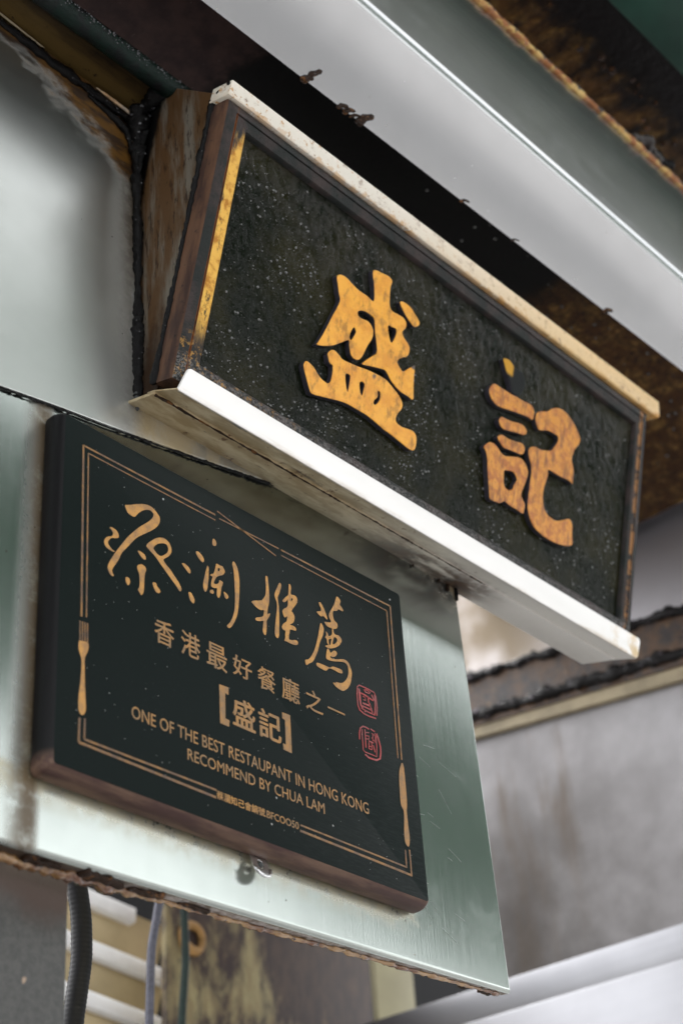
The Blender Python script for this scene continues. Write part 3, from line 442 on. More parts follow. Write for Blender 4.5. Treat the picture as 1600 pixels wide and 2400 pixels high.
M_RULE = mat_letter('engraved_rule', (.095, .050, .026), (.21, .10, .024), (.03, .02, .014))
M_RED = mat_letter('seal_red', (.30, .032, .030), (.20, .05, .05), (.36, .18, .17))
M_LETSIDE = plain('engraving_edge', (.10, .085, .075), .5, scale=300, bump=0)
def mat_white():
    m = Mat('white_lip_paint'); a = m.noise(60, 5, .7); b = m.noise(1, 5, .7, m.vec((12, 70, 30)))
    col = m.mix(m.mul(m.ss(m.x, .72, .80), m.ss(a, .42, .62)), (.80, .785, .76), (.58, .43, .23))
    col = m.mix(m.mul(m.ss(m.y, -.0185, -.0245), m.ss(b, .46, .66), .55), col, (.42, .33, .20)); col = m.mix(m.mul(m.ss(a, .70, .74), .6), col, (.30, .22, .13))
    return m.done(col, m.lerp(m.ss(b, .4, .7), .28, .46), 0.0, m.bump(a, .06, .001))
M_WHITE = mat_white()
def mat_cream(name, rust_lo=True):
    m = Mat(name); a = m.noise(1, 6, .7, m.vec((55, 120, 60))); b = m.noise(80, 6, .7); c = m.noise(7, 3, .5)
    base = m.mix(m.ss(m.x, .25, .70), (.62, .58, .50), (.60, .41, .18))
    ed = m.m('SUBTRACT', m.y, m.m('ADD', .2846, m.m('MULTIPLY', m.x, .0028)))
    lo = m.mul(m.ss(m.m('ADD', ed, m.m('MULTIPLY', m.m('SUBTRACT', b, .5), .030)), .0030, .0008), m.ss(c, .42, .62, .15, 1)) if rust_lo else 0.0
    d2 = m.noise(150, 5, .7)
    r = m.mx(m.mul(lo, .95), m.mul(m.ss(d2, .56, .63), m.ss(m.x, .45, .10, .35, 1), .9), m.mul(m.ss(b, .54, .66), m.ss(a, .38, .6), .7))
    col = m.mix(r, base, m.mix(m.ss(b, .45, .6), (.42, .20, .03), (.13, .05, .012)))
    return m.done(col, m.lerp(r, .38, .6), 0.0, m.bump(b, .15, .001))
M_CREAM = mat_cream('cream_trim_rusting')
def mat_under():
    m = Mat('channel_underside'); a = m.noise(1, 6, .65, m.vec((24, 60, 70))); b = m.noise(70, 6, .7)
    base = m.mix(m.ss(m.x, .28, .60), m.mix(m.ss(a, .35, .62), (.47, .39, .25), (.28, .21, .11)), (.52, .50, .46))
    blk = m.mul(m.ss(m.noise(1, 5, .6, m.vec((9, 40, 60)), .4), .60, .64), m.ss(m.x, .42, .18))
    col = m.mix(m.mul(m.ss(b, .60, .68), m.ss(m.x, .75, .3)), base, (.10, .05, .02)); col = m.mix(m.mul(blk, .95), col, (.05, .043, .036))
    rz = m.mul(m.ss(m.x, .36, .47), m.ss(m.x, .62, .54), m.ss(m.m('ADD', m.z, m.m('MULTIPLY', b, .05)), .018, -.012), m.ss(a, .30, .52))
    col = m.mix(m.mul(rz, .95), col, m.mix(m.ss(b, .42, .6), (.055, .022, .007), (.014, .008, .005)))
    return m.done(col, .42, .1, m.bump(b, .2, .001))
M_UNDER = mat_under()
def mat_soffit():
    m = Mat('sooty_board'); a = m.noise(34, 6, .65); b = m.noise(160, 6, .75); c = m.noise(9, 4, .6)
    brown = m.mix(m.ss(a, .35, .65), (.032, .019, .017), (.018, .011, .011)); brown = m.mix(m.ss(b, .64, .74), brown, (.085, .070, .066))
    tar = m.ss(m.m('ADD', m.x, m.m('MULTIPLY', a, .07)), .222, .245)
    rust = m.mul(m.ss(m.m('ADD', m.x, m.m('MULTIPLY', c, .25)), .80, .98), m.ss(b, .28, .6))
    col = m.mix(tar, brown, (.0035, .0035, .0035)); col = m.mix(rust, col, m.mix(m.ss(a, .45, .68), (.050, .022, .008), (.15, .085, .025)))
    return m.done(col, m.m('ADD', m.m('MULTIPLY', b, .3), .42), 0.0, m.bump(b, .4, .0015), None, .10)
M_SOFFIT = mat_soffit()
def mat_ledge():
    m = Mat('oily_ledge'); a = m.noise(1, 6, .65, m.vec((14, 60, 60))); b = m.noise(110, 5, .7)
    col = m.mix(m.ss(m.m('ADD', m.y, m.m('MULTIPLY', a, .05)), .008, -.022), (.075, .048, .016), (.012, .008, .006)); col = m.mix(m.ss(b, .60, .70), col, (.010, .007, .006))
    return m.done(col, .40, .0, m.bump(b, .3, .001), None, .08)
M_LEDGE = mat_ledge()
def mat_pipe():
    m = Mat('dark_green_pipe'); a = m.noise(300, 5, .7); b = m.noise(40, 5, .6)
    return m.done(m.mix(m.ss(b, .45, .65), (.004, .012, .009), (.006, .006, .007)), .16, 0.0, m.bump(a, .8, .0020), None, .18)
M_PIPE = mat_pipe()
def mat_roofplate():
    m = Mat('sooty_rust_plate'); a = m.noise(1, 6, .7, m.vec((34, 12, 30))); b = m.noise(45, 6, .7)
    f = m.mul(m.ss(m.m('ADD', m.y, m.m('MULTIPLY', b, .10)), -.165, -.105), m.ss(a, .36, .62))
    col = m.mix(f, (.006, .005, .005), m.mix(m.ss(b, .45, .65), (.085, .040, .012), (.15, .085, .025)))
    return m.done(col, .30, 0.0, m.bump(b, .7, .004), None, .10)
M_ROOFP = mat_roofplate()
M_REFLSTRIP = plain('reflected_strip_paint', (.25, .28, .24), .5, scale=9, bump=.1)
M_PURLIN = plain('purlin_green', (.008, .036, .024), .5, scale=9, bump=.1)
M_GREEN = plain('board_and_unseen_canopy_green', (.042, .120, .070), .50, scale=9, bump=.1)
M_BOARD = None
def mat_greyboard():
    m = Mat('grey_board'); a = m.noise(220, 6, .75); b = m.noise(18, 4, .6); c = m.noise(60, 3, .5)
    col = m.mix(m.ss(a, .35, .65), (.032, .032, .030), (.058, .056, .052)); col = m.mix(m.ss(c, .71, .74), col, (.28, .20, .14))
    col = m.mix(m.ss(m.m('ADD', m.z, m.m('MULTIPLY', b, .05)), -.395, -.362), col, (.035, .018, .012))
    return m.done(col, .6, 0.0, m.bump(a, .4, .001))
M_BOARD = mat_greyboard()
M_RUBBER = plain('black_rubber', (.004, .004, .005), .5, scale=200); M_RUBBER.node_tree.nodes['Principled BSDF'].inputs['Specular IOR Level'].default_value = .2
M_CORD = plain('grey_cord', (.09, .09, .115), .5, scale=200)
M_CORDG = plain('dark_green_cord', (.014, .026, .022), .5, scale=200)
M_SLATW = plain('slat_white', (.88, .88, .88), .5, var=.04)
M_SLATT = plain('slat_tan', (.58, .48, .30), .6, var=.12, scale=12)
def mat_peel():
    m = Mat('peeling_paint'); a = m.noise(1, 6, .7, m.vec((13, 13, 4.5)), .3); b = m.noise(1, 6, .7, m.vec((60, 60, 22))); c = m.noise(3.1, 2, .5)
    f = m.ss(m.m('ADD', m.m('MULTIPLY', a, .8), m.m('ADD', m.m('MULTIPLY', b, .35), m.m('MULTIPLY', c, .5))), .84, .98)
    col = m.mix(f, m.mix(m.ss(b, .4, .6), (.030, .016, .014), (.055, .032, .022)), m.mix(m.ss(b, .4, .65), (.33, .28, .14), (.20, .15, .07)))
    return m.done(col, .6, 0.0, m.bump(a, .4, .003))
M_PEEL = mat_peel()
M_CREAMPOST = plain('cream_post', (.34, .31, .20), .6, var=.12, scale=8)
M_DARK = plain('dark_void', (.008, .008, .009), .8)
M_RUSTYR = plain('ring_rust', (.30, .17, .06), .6)
def mat_bar():
    m = Mat('rusted_bar'); a = m.noise(30, 6, .7); b = m.noise(90, 5, .7)
    col = m.mix(m.ss(a, .38, .62), (.075, .036, .014), (.020, .014, .013)); col = m.mix(m.ss(b, .60, .70), col, (.20, .115, .04))
    return m.done(col, .5, 0.0, m.bump(b, .5, .003))
M_BAR = mat_bar()
M_CRUSTB = mat_grime('grey_black_crust', (.010, .009, .009), (.16, .14, .16), .60, .30)
M_CREAMB = plain('cream_dirty_strip', (.30, .25, .165), .55, var=.2, scale=22)
M_GROUND = plain('pavement_concrete', (.17, .168, .17), .8, var=.15, scale=3, bump=.2, bdist=.004)
M_DROP = plain('grease_droplet', (.055, .056, .052), .12, scale=60, bump=0, coat=(1.0, .05))
M_SPECK = plain('pale_dust_speck', (.30, .30, .29), .6, bump=0)

# ------------------------------------------------------------------ the setting
g = mesh('ground', [(-900, -900, -2.6), (900, -900, -2.6), (900, 900, -2.6), (-900, 900, -2.6)], [[0, 1, 2, 3]], M_GROUND); tag(g, None, None, kind='structure')

TILT = 0.274278; SZ, SY = 0.080776, 0.059877
ct, st_ = math.cos(TILT), math.sin(TILT)
MS = Matrix(((1, 0, 0, 0), (0, -st_, -ct, -SY), (0, ct, -st_, SZ), (0, 0, 0, 1)))
def sw(u, v, w_): return MS @ Vector((u, v, w_))
MP = Matrix(((1, 0, 0, 0), (0, 0, -1, 0), (0, 1, 0, 0), (0, 0, 0, 1)))

# lower sheet of the fascia with its folded bottom edge
lo = empty('steel_fascia', 'lower greenish stainless steel sheet carrying the black plaque, folded at its bottom edge', 'panel')
zb = lambda x: -.3738+(x+.026)*.0238
v = [(-.35, 0, zb(-.35)), (.5625, 0, zb(.5625)), (.5495, 0, .088), (-.35, 0, .088), (-.35, .027, zb(-.35)), (.558, .010, zb(.5625)), (.545, .012, .088), (-.35, .027, .088)]
o = mesh('sheet', v, [[0, 1, 2, 3], [7, 6, 5, 4], [0, 4, 5, 1], [1, 5, 6, 2], [2, 6, 7, 3], [3, 7, 4, 0]], [M_LOW, M_GRIT], lo, [0, 0, 1, 0, 0, 0])
bm = bmesh.new(); bm.from_mesh(o.data)
ed = [e for e in bm.edges if all(abs(q.co.y) < 1e-6 for q in e.verts) and (all(q.co.z < -.3 for q in e.verts) or all(q.co.x > .5 for q in e.verts))]
bmesh.ops.bevel(bm, geom=ed, offset=.0046, segments=6, profile=.5, affect='EDGES'); bm.to_mesh(o.data); bm.free(); shade(o, 50)
pts = []
for i in range(70):
    x = -.25+.80*i/69; t = (x+.35)/.91; yb = .0275*(1-t)+.0095*t
    pts.append((x, yb-.002, zb(x)-.0005-.0006*random.random()))
lump('grease_rim', pts, [.0042 if p[0] < .12 else .0030-.0012*(p[0]/.56) for p in pts], M_AMBER, lo, 9, .0022, .75, 150, 3)
for (x, r, l) in ((.02, .005, .03), (.075, .006, .04), (.12, .005, .03), (.17, .004, .03), (.335, .0035, .012), (.505, .004, .008), (.535, .005, .014)):
    lump('grease_clot', [(x-l/2, .012, zb(x)-.001), (x+l/2, .011, zb(x)-.001)], r*.7, M_RUSTB if x < .2 or x > .5 else M_AMBER, lo, 9, .0025, .8, 160, int(x*999), (1, 1.3, .5))

# upper sheet, its crooked lower edge lapping over the lower one
upr = empty('steel_fascia', 'upper stainless sheet with brown grease stains, its crooked lower edge lapping the lower sheet', 'panel')
seam = [(-.35, -.042), (-.11, .0025), (-.0503, .0133), (.0117, .0245), (.0635, .0326), (.115, .0418), (.1704, .0519), (.25, .0672), (.3263, .0845), (.5485, .0860)]
o = prism('sheet', seam+[(.5485, .436), (-.35, .452)], 'xz', -.0026, -.0004, M_UP, upr, .0010, 3, lambda e: all(q.co.y < -.002 for q in e.verts))
sb = [(x, -.0018, z-.0016) for x, z in seam[:9]]
lump('seam_grime', sb, [.0011, .0012, .0011, .0009, .0009, .0010, .0012, .0014, .0018], M_GRIME, upr, 8, .0020, 1.1, 230, 5)
# black grease built up along the vertical joint and the top edge
lump('grease_bead', [(.0960, -.004, .080), (.0955, -.004, .13), (.0945, -.005, .20), (.0930, -.005, .28), (.0900, -.007, .35), (.0865, -.011, .395), (.0845, -.016, .425)], [.0052, .0062, .0044, .0042, .0052, .0085, .0130], M_GRIME, upr, 12, .0025, .45, 170, 8)
lump('grease_drip', [(.0955, -.003, .090), (.0957, -.0035, .076), (.0960, -.0035, .0665)], [.0036, .0038, .0022], M_GREY, upr, 10, .003, .2, 120, 4)
sr = random.Random(3); scr_ = []
for k in range(15):
    x_, z_ = sr.uniform(.428, .49), sr.uniform(-.33, -.12); l_ = sr.uniform(.006, .028); a_ = math.radians(sr.choice((-12, -18, -25, -55, 8))+sr.uniform(-5, 5))
    scr_.append((((x_*1000, z_*1000), ((x_+l_*.5*math.cos(a_))*1000, (z_+l_*.5*math.sin(a_))*1000+.2), ((x_+l_*math.cos(a_))*1000, (z_+l_*math.sin(a_))*1000)), sr.uniform(.08, .20)))
so_ = ribbon('scratches', scr_, 0.0001, .00012, M_SCR, lo); so_.matrix_local = MP; so_['kind'] = 'stuff'
sp_ = []
for k in range(60):
    x_, z_ = sr.uniform(-.12, .54), sr.uniform(-.36, .40)
    if -.006 < x_ < .427 and -.32 < z_ < .006: continue
    sp_.append(((x_, -.0026 if z_ > .05 else 0.0, z_), sr.uniform(.0003, .0010), .0003))
domes('grease_specks', sp_, M_RUSTB, lo, (0, -1, 0), 6)
lump('grease_bead', [(-.30, -.004, .4495), (-.10, -.004, .4345), (-.02, -.004, .4275), (.04, -.005, .4235), (.078, -.006, .4195)], [.004, .0045, .0055, .0055, .006], M_GRIME, upr, 10, .003, .55, 130, 12, (1, .8, 1))
lump('grease_bead', [(.03, -.004, .417), (.06, -.004, .410), (.078, -.005, .402), (.085, -.005, .385)], [.002, .0035, .0045, .003], M_GRIME, upr, 9, .003, .6, 140, 13)
lump('bare_edge', [(-.30, -.0075, .4545), (-.10, -.0075, .4395), (-.030, -.0075, .4335)], [.0011, .0011, .0008], M_CREAMB, upr, 8, .01, .1, 90, 2)
lump('bare_edge', [(.036, -.0085, .4290), (.058, -.0090, .4272), (.080, -.0100, .4245)], [.0009, .0022, .0012], M_CREAM, upr, 8, .004, .3, 140, 2)
# joint under the sign channel
jp = [(.102, -.003, .0855), (.20, -.003, .0852), (.32, -.003, .0850), (.42, -.003, .0850), (.50, -.003, .0850), (.549, -.003, .0845)]
lump('joint_grime', jp, [.0022, .0016, .0018, .0026, .0034, .0040], M_RUSTB, upr, 9, .003, .8, 160, 21)
for (x, l, r) in ((.118, .004, .002), (.46, .010, .002), (.475, .018, .0022), (.488, .014, .002), (.505, .008, .0022), (.517, .020, .0026), (.531, .024, .0030), (.545, .030, .0036), (.4, .006, .0015)):
    lump('rust_drip', [(x, -.002, .085), (x+.0015, -.0015, .085-l)], [r, r*.5], M_RUSTB if x < .54 else M_GRIME, lo, 8, .003, .5, 200, int(x*500))

# ------------------------------------------------------------------ ledge, pipe, soffit, beams above
led = prism('oily_ledge', [(-.5, -.060), (.0885, -.060), (.0885, 0), (-.5, 0)], 'xy', .4362, .4400, M_LEDGE, None, 0)
for vv in led.data.vertices: vv.co.z += (.0885-vv.co.x)*.027
tag(led, 'narrow oily brown ledge between the upper steel sheet and the green pipe', 'ledge')
N = 16; v, f = [], []
for i in range(161):
    x = -.55+.665*i/160
    for k in range(N):
        t = 2*math.pi*k/N; r = .0115*(1+.05*mnoise.noise(Vector((x*60, math.cos(t)*2, math.sin(t)*2))))
        v.append((x, -.056+r*math.cos(t), .4330+(.11-x)*-.004+r*math.sin(t)))
    if i:
        for k in range(N): f.append([(i-1)*N+k, (i-1)*N+(k+1) % N, i*N+(k+1) % N, i*N+k])
f += [list(range(N)), [160*N+k for k in range(N)]]
p = mesh('pipe', v, f, M_PIPE, None, smooth=True); tag(p, 'dark green greasy pipe running along the top of the steel panel', 'pipe')
pg = []
for k in range(420):
    x_ = random.uniform(-.45, .10); an = math.radians(random.gauss(186, 16)); pg.append(((x_, -.056+.0116*math.cos(an), .4330+(.11-x_)*-.004+.0116*math.sin(an)), random.uniform(.0004, .0012), random.uniform(.0004, .0009)))
domes('wet_beads', pg, M_WET, p, (0, -1, -.1), 6)
lump('grease_clot', [(.095, -.050, .424), (.112, -.052, .428)], [.007, .010], M_GRIME, p, 10, .003, .6, 130, 31)
s = cbox('soffit_board', -.7, 1.27, -.104, .36, .5605, .575, M_SOFFIT, None, 0); tag(s, 'sooty dark brown board overhead between the sign and the steel beam', 'ceiling board')
dp = []
for i in range(90):
    x = random.uniform(.45, 1.25); dp.append(((x, random.uniform(-.10, .10), .5605), random.uniform(.0008, .0028), random.uniform(.001, .0035)))
domes('grease_beads', dp, M_DROP, s, (0, 0, -1), 8)

bmx = empty('steel_beam', 'large box beam of bright stainless steel crossing above the sign', 'beam')
FZ = .5167
def by(x): return -.1475-(x-.05)*.0105
def bz(x): return FZ-.22-by(x)
v = [(-.7, -.22, FZ-.002), (1.7, -.22, FZ+.004), (1.7, by(1.7), bz(1.7)), (-.7, by(-.7), bz(-.7)), (-.7, -.22, .690), (1.7, -.22, .732), (1.7, by(1.7), .732), (-.7, by(-.7), .690)]
o = mesh('casing', v, [[0, 3, 2, 1], [4, 5, 6, 7], [0, 1, 5, 4], [1, 2, 6, 5], [2, 3, 7, 6], [3, 0, 4, 7]], M_BEAM, bmx)
bm = bmesh.new(); bm.from_mesh(o.data)
ed = [e for e in bm.edges if all(q.co.z < .6 and q.co.y < -.2 for q in e.verts)]
bmesh.ops.bevel(bm, geom=ed, offset=.0100, segments=7, profile=.5, affect='EDGES')
ed = [e for e in bm.edges if all(q.co.z < .6 and q.co.y > -.2 for q in e.verts) and e.calc_length() > 1]
bmesh.ops.bevel(bm, geom=ed, offset=.0008, segments=2, profile=.5, affect='EDGES')
bm.to_mesh(o.data); bm.free(); shade(o, 50)
pts = [(-.2+1.7*i/40, -.2215, .7085+(-.2+1.7*i/40-.43)*.0175) for i in range(41)]
lump('rust_edge', pts, .0046, M_CRUST, bmx, 12, .003, .30, 120, 41)
lump('rust_clot', [(.735, -.224, .722), (.765, -.226, .730), (.80, -.224, .724)], [.004, .009, .005], M_CRUST, bmx, 12, .003, .8, 110, 44)
lump('rust_clot', [(.80, -.215, .745), (.84, -.215, .748)], [.006, .006], M_GRIME, bmx, 10, .003, .8, 110, 45)
for (x, dy, l, r) in ((.185, 0, .017, .0038), (.181, 0, .006, .003), (.233, 0, .005, .003), (.243, 0, .006, .003), (.252, 0, .005, .0026), (.266, 0, .013, .0042), (.262, 0, .010, .003), (.43, 0, .004, .002), (.52, 0, .004, .0018), (.70, 0, .006, .003)):
    y0, z0 = by(x), bz(x); s_ = .7071
    lump('grease_drip', [(x, y0+.001, z0-.0015), (x+.004, y0-l*.55*s_-.0004, z0+l*.55*s_-.0004), (x+.010, y0-l*s_-.0006, z0+l*s_-.0006)], [r*.9, r, r*.8], M_RUSTB, bmx, 10, .0015, .45, 190, int(x*700), (1, .75, .75))

rt = empty('stall_roof', 'sooty rust brown roof with a dark green beam above the steel beam', 'roof')
rp = cbox('roof_plate', -3.0, 3.0, -.30, .48, .900, .908, M_ROOFP, rt, 0)
cp = []
for i in range(60):
    x = random.uniform(.3, 1.1); cp.append(((x, random.uniform(-.21, -.13), .900), random.uniform(.002, .006), random.uniform(.002, .008)))
domes('grease_clots', cp, M_RUSTB, rp, (0, 0, -1), 8)
gpu = prism('roof_beam', [(-.262, .893), (-.262, .8985), (-.300, .8985), (-.302, .945), (-.345, .945), (-.345, .893)], 'yz', -3.0, 3.0, M_PURLIN, rt, .002, 2)
can = prism('unseen_canopy', [(-4, -.90), (6.5, -.90), (6.5, -2.95), (-4, -.62-.68)], 'xy', .892, .8985, M_GREEN, rt, 0)  # unseen canopy, outline shaped for what the steel sheets mirror
refl_strip = prism('reflected_strip', [(-.346, .905), (-.346, .912), (-.520, .912), (-.520, .893), (-.513, .893), (-.513, .905)], 'yz', -3.0, 3.0, M_REFLSTRIP, rt, .001, 1)  # unseen strip, added so the beam front mirrors a grey green

# ------------------------------------------------------------------ the hanging shop sign
sg = empty('shop_sign', 'forward leaning dark carved wooden shop sign with two big gold characters', 'sign', MS)
U0, U1, V0, V1 = .0880, .7905, -.0135, .2840
FW = -.0072
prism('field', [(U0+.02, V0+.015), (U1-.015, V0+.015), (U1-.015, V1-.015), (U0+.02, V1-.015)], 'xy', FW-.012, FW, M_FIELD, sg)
prof = [(0, -.0225), (0, -.0030), (.0008, -.0010), (.0028, 0), (.0118, 0), (.0124, -.0016), (.0138, -.0016), (.0143, -.0004), (.0270, -.0012), (.0288, -.0030), (.0300, FW-.004)]
KL, KR, KB, KT = 1.0, .70, .95, .75
def corner(i):
    p, w_ = prof[i]; return [(U0+p*KL, V0+p*KB, w_), (U1-p*KR, V0+p*KB, w_), (U1-p*KR, V1-p*KT, w_), (U0+p*KL, V1-p*KT, w_)]
for side, nm in enumerate(('rail', 'stile', 'rail', 'stile')):
    v, f, mi = [], [], []; SEG = 60
    for i in range(len(prof)):
        c = corner(i); a, b = Vector(c[side]), Vector(c[(side+1) % 4])
        for k in range(SEG+1): v.append(a.lerp(b, k/SEG))
    for i in range(len(prof)-1):
        for k in range(SEG):
            q = i*(SEG+1)+k; f.append([q, q+1, q+SEG+2, q+SEG+1]); mi.append(1 if i < 2 else 0)
    o = mesh(nm, v, f, [M_FRAME, M_WOODSIDE], sg, mi, True)
    bm = bmesh.new(); bm.from_mesh(o.data)
    for e in bm.edges:
        if len(e.link_faces) == 2 and e.calc_face_angle(0) > .6: e.smooth = False
    bm.to_mesh(o.data); bm.free()
prism('back_board', [(U0+.001, V0+.001), (U1-.001, V0+.001), (U1-.001, V1-.001), (U0+.001, V1-.001)], 'xy', -.026, -.0222, M_WOODSIDE, sg)
ch1 = bpy.data.objects.new('character', None); link(ch1, sg); ch1['label'] = 'large yellow gilt raised character on the left'
ch2 = bpy.data.objects.new('character', None); link(ch2, sg); ch2['label'] = 'large worn orange gilt raised character on the right'
for k_, lp in SIGN_STROKES.items():
    top = M_DOT if k_ == 'record_dot' else (M_GILT if k_.startswith('prosper') else M_GILT2)
    cut('stroke', lp, FW-.0004, -.0002-FW+.0004, (top, M_STROKESIDE), ch1 if k_.startswith('prosper') else ch2, .0011, True, 4)
dr = []
for i in range(6000):
    u, v_ = random.uniform(.12, .765), random.uniform(.016, .255)
    dens = .12+1.3*mnoise.noise(Vector((u*16, v_*16, 2.0)))+.8*mnoise.noise(Vector((u*60, v_*60, 5.0)))+.40*(1-v_/.26)
    if random.random() < dens:
        r = random.choice((.0003, .0004, .0004, .0005, .0006, .0007, .0010, .0015)); dr.append(((u, v_, FW), r, r*.75))
domes('grease_droplets', dr, M_DROP, sg, (0, 0, 1), 7)
lump('grease_bead', [(U0-.0005, V0, -.0245), (U0-.0005, .14, -.0245), (U0-.0005, V1+.004, -.0245)], [.0028, .0020, .0034], M_GRIME, sg, 9, .003, .6, 160, 51)
lump('grease_bead', [(U0-.0005, V1+.004, -.024), (U0-.0005, V1+.010, -.014), (U0-.0005, V1+.016, .0)], [.0034, .0045, .0030], M_GRIME, sg, 9, .002, .5, 160, 52)

# cream metal trim along the top of the sign
tr = empty('metal_trim', 'rust spotted cream metal strip along the top edge of the dark sign', 'trim', MS)
prism('strip', [(.0835, .2848), (.8090, .2868), (.8120, .2905), (.8080, .3080), (.0850, .3022)], 'xy', -.0240, .0030, M_CREAM, tr, .0008, 2)
# white lipped channel that carries the sign
chn = empty('metal_channel', 'white lipped metal channel carrying the bottom of the dark sign', 'channel', MS)
lip = [(.0930, -.0246), (.7990, -.0246), (.8020, -.0215), (.8040, -.0030), (.8015, .0008), (.1030, .0012), (.0998, -.0008)]
prism('lip', lip, 'xy', .0012, .0050, M_WHITE, chn, .0012, 3)
prism('tray', [(.0845, -.0175), (.0915, .0045), (.7990, .0045), (.7935, -.0260), (.0845, -.0260)], 'xz', -.0246, -.0232, M_UNDER, chn, .0004, 1)
prism('rear_flange', [(.0865, -.0610), (.0850, -.0170), (.7885, -.0170), (.7880, -.0610)], 'xz', -.0272, -.0240, M_UNDER, chn, .0006, 2)
lump('rust_line', [(.087, -.0272, -.0172), (.3, -.0270, -.0172), (.55, -.0268, -.0172)], [.0011, .0008, .0005], M_RUSTB, chn, 7, .003, 1.0, 210, 61)
# steel cheek closing the left end between panel and sign
a1, a2 = sw(0, -.024, -.0240), sw(0, .300, -.0240)
fl = prism('side_plate', [(-.001, .084), (a1.y, a1.z+.004), (a2.y, a2.z), (-.050, .440), (-.001, .437)], 'yz', .0893, .0915, M_FLANK, None, .0004, 1)
for vv in fl.data.vertices: vv.co.x += .0105*(1-min(1, abs(vv.co.y)/.05))
tag(fl, 'brown stained steel cheek closing the left end of the leaning sign', 'side plate')
lump('grease_bead', [(.0885, -.005, .432), (.0885, -.030, .432), (.0885, -.054, .434)], [.012, .012, .006], M_GRIME, fl, 12, .003, .6, 120, 71)
lump('grease_bead', [(.0890, -.011, .42), (.0890, -.008, .36), (.0890, -.004, .30)], [.012, .007, .002], M_GRIME, fl, 12, .003, .6, 130, 72, (.35, 1, 1))

# ------------------------------------------------------------------ the award plaque
pl = empty('plaque', 'black green engraved award plaque with gold lettering, hung on the lower steel sheet', 'plaque', MP)
PT = .0230
def rrect(x0, x1, y0, y1, r, n=6):
    out = []
    for cx, cy, a0 in ((x1-r, y1-r, 0), (x0+r, y1-r, 90), (x0+r, y0+r, 180), (x1-r, y0+r, 270)):
        for k in range(n+1):
            t = math.radians(a0+90*k/n); out.append((cx+r*math.cos(t), cy+r*math.sin(t)))
    return out
lay = [(-.0045, .0030), (-.0050, .0045), (-.0050, .0120), (-.0042, .0160), (-.0024, .0200), (-.0010, .0222), (0.0, PT)]
v, f, mi = [], [], []
for off, w_ in lay:
    for x, y in rrect(off, .4205-off, -.3142+off, -off, (.0030-off*.5)): v.append((x, y, w_))
n = len(v)//len(lay)
for i in range(len(lay)-1):
    for k in range(n): f.append([i*n+k, i*n+(k+1) % n, (i+1)*n+(k+1) % n, (i+1)*n+k]); mi.append(1)
f.append(list(range((len(lay)-1)*n, len(lay)*n))); mi.append(0); f.append(list(range(n-1, -1, -1))); mi.append(1)
o = mesh('board', v, f, [M_PLAQUE, M_PLQSIDE], pl, mi); shade(o, 35)
for k_, groups in BRUSH.items():
    e = bpy.data.objects.new('brush_character', None); link(e, pl)
    for gq in groups: cut('stroke', gq, PT-.0002, .0007, (M_BRUSH, M_LETSIDE), e, .0, True, 4)
cut('fork_emblem', EMBLEM['fork'], PT-.0002, .0007, (M_BRUSH, M_LETSIDE), pl)
fk = pl.children[-1] if pl.children else None
for o_ in [q for q in bpy.data.objects if q.parent == pl and q.name.startswith('fork_emblem')]: fk = o_
for t_ in EMBLEM['tines']: cut('tine', [t_], PT-.0002, .0006, (M_RULE, M_LETSIDE), fk, 0, False)
cut('knife_emblem', EMBLEM['knife'], PT-.0002, .0007, (M_LET, M_LETSIDE), pl)
for nm in ('bracket_l', 'bracket_r'): cut('bracket', EMBLEM[nm], PT-.0002, .0007, (M_LET, M_LETSIDE), pl, 0, False)
PXMM = .38
for a, b, wd in RULES: ribbon('border_rule', [((a, tuple((a[i]*.5+b[i]*.5) for i in range(2)), b), wd*PXMM)], PT-.0002, .0005, M_RULE, pl)
for sl_ in SEALS: ribbon('red_seal', [(p_, w_*.42) for p_, w_ in sl_], PT-.0002, .0006, M_RED, pl)
for chh, bx_ in GLYPHS: text('character', chh, bx_, PT-.0002, .0007, (M_LET, M_LETSIDE), pl, .00045 if chh in '盛記' else .00022)
def tb(k): q = TEXTBOX[k]; return (min(q[0][0], q[1][0]), max(q[2][0], q[3][0]), (q[1][1]+q[3][1])/2, (q[0][1]+q[2][1])/2)
text('text_line', 'ONE OF THE BEST RESTAUPANT IN HONG KONG', tb('one'), PT-.0002, .0006, (M_LET, M_LETSIDE), pl, .00011)
text('text_line', 'RECOMMEND BY CHUA LAM', tb('rec'), PT-.0002, .0006, (M_LET, M_LETSIDE), pl, .00011)
text('text_line', '蔡瀾知己會編號', tb('cn'), PT-.0002, .0006, (M_BRUSH, M_LETSIDE), pl, .00030)
q_ = tb('bfc'); text('text_line', '.BFCOO50', (q_[0]-2.2, q_[1], q_[2], q_[3]), PT-.0002, .0006, (M_LET, M_LETSIDE), pl, .00025)
ds = []
for i in range(170):
    ds.append(((random.uniform(.01, .41), random.uniform(-.305, -.01), PT), random.uniform(.0002, .00045), .0002))
for (x_, y_) in ((.108, -.034), (.232, -.272), (.30, -.277), (.225, -.297), (.385, -.02), (.405, -.012)): ds.append(((x_, y_, PT), .0011, .0004))
domes('dust_specks', ds, M_SPECK, pl, (0, 0, 1), 6)

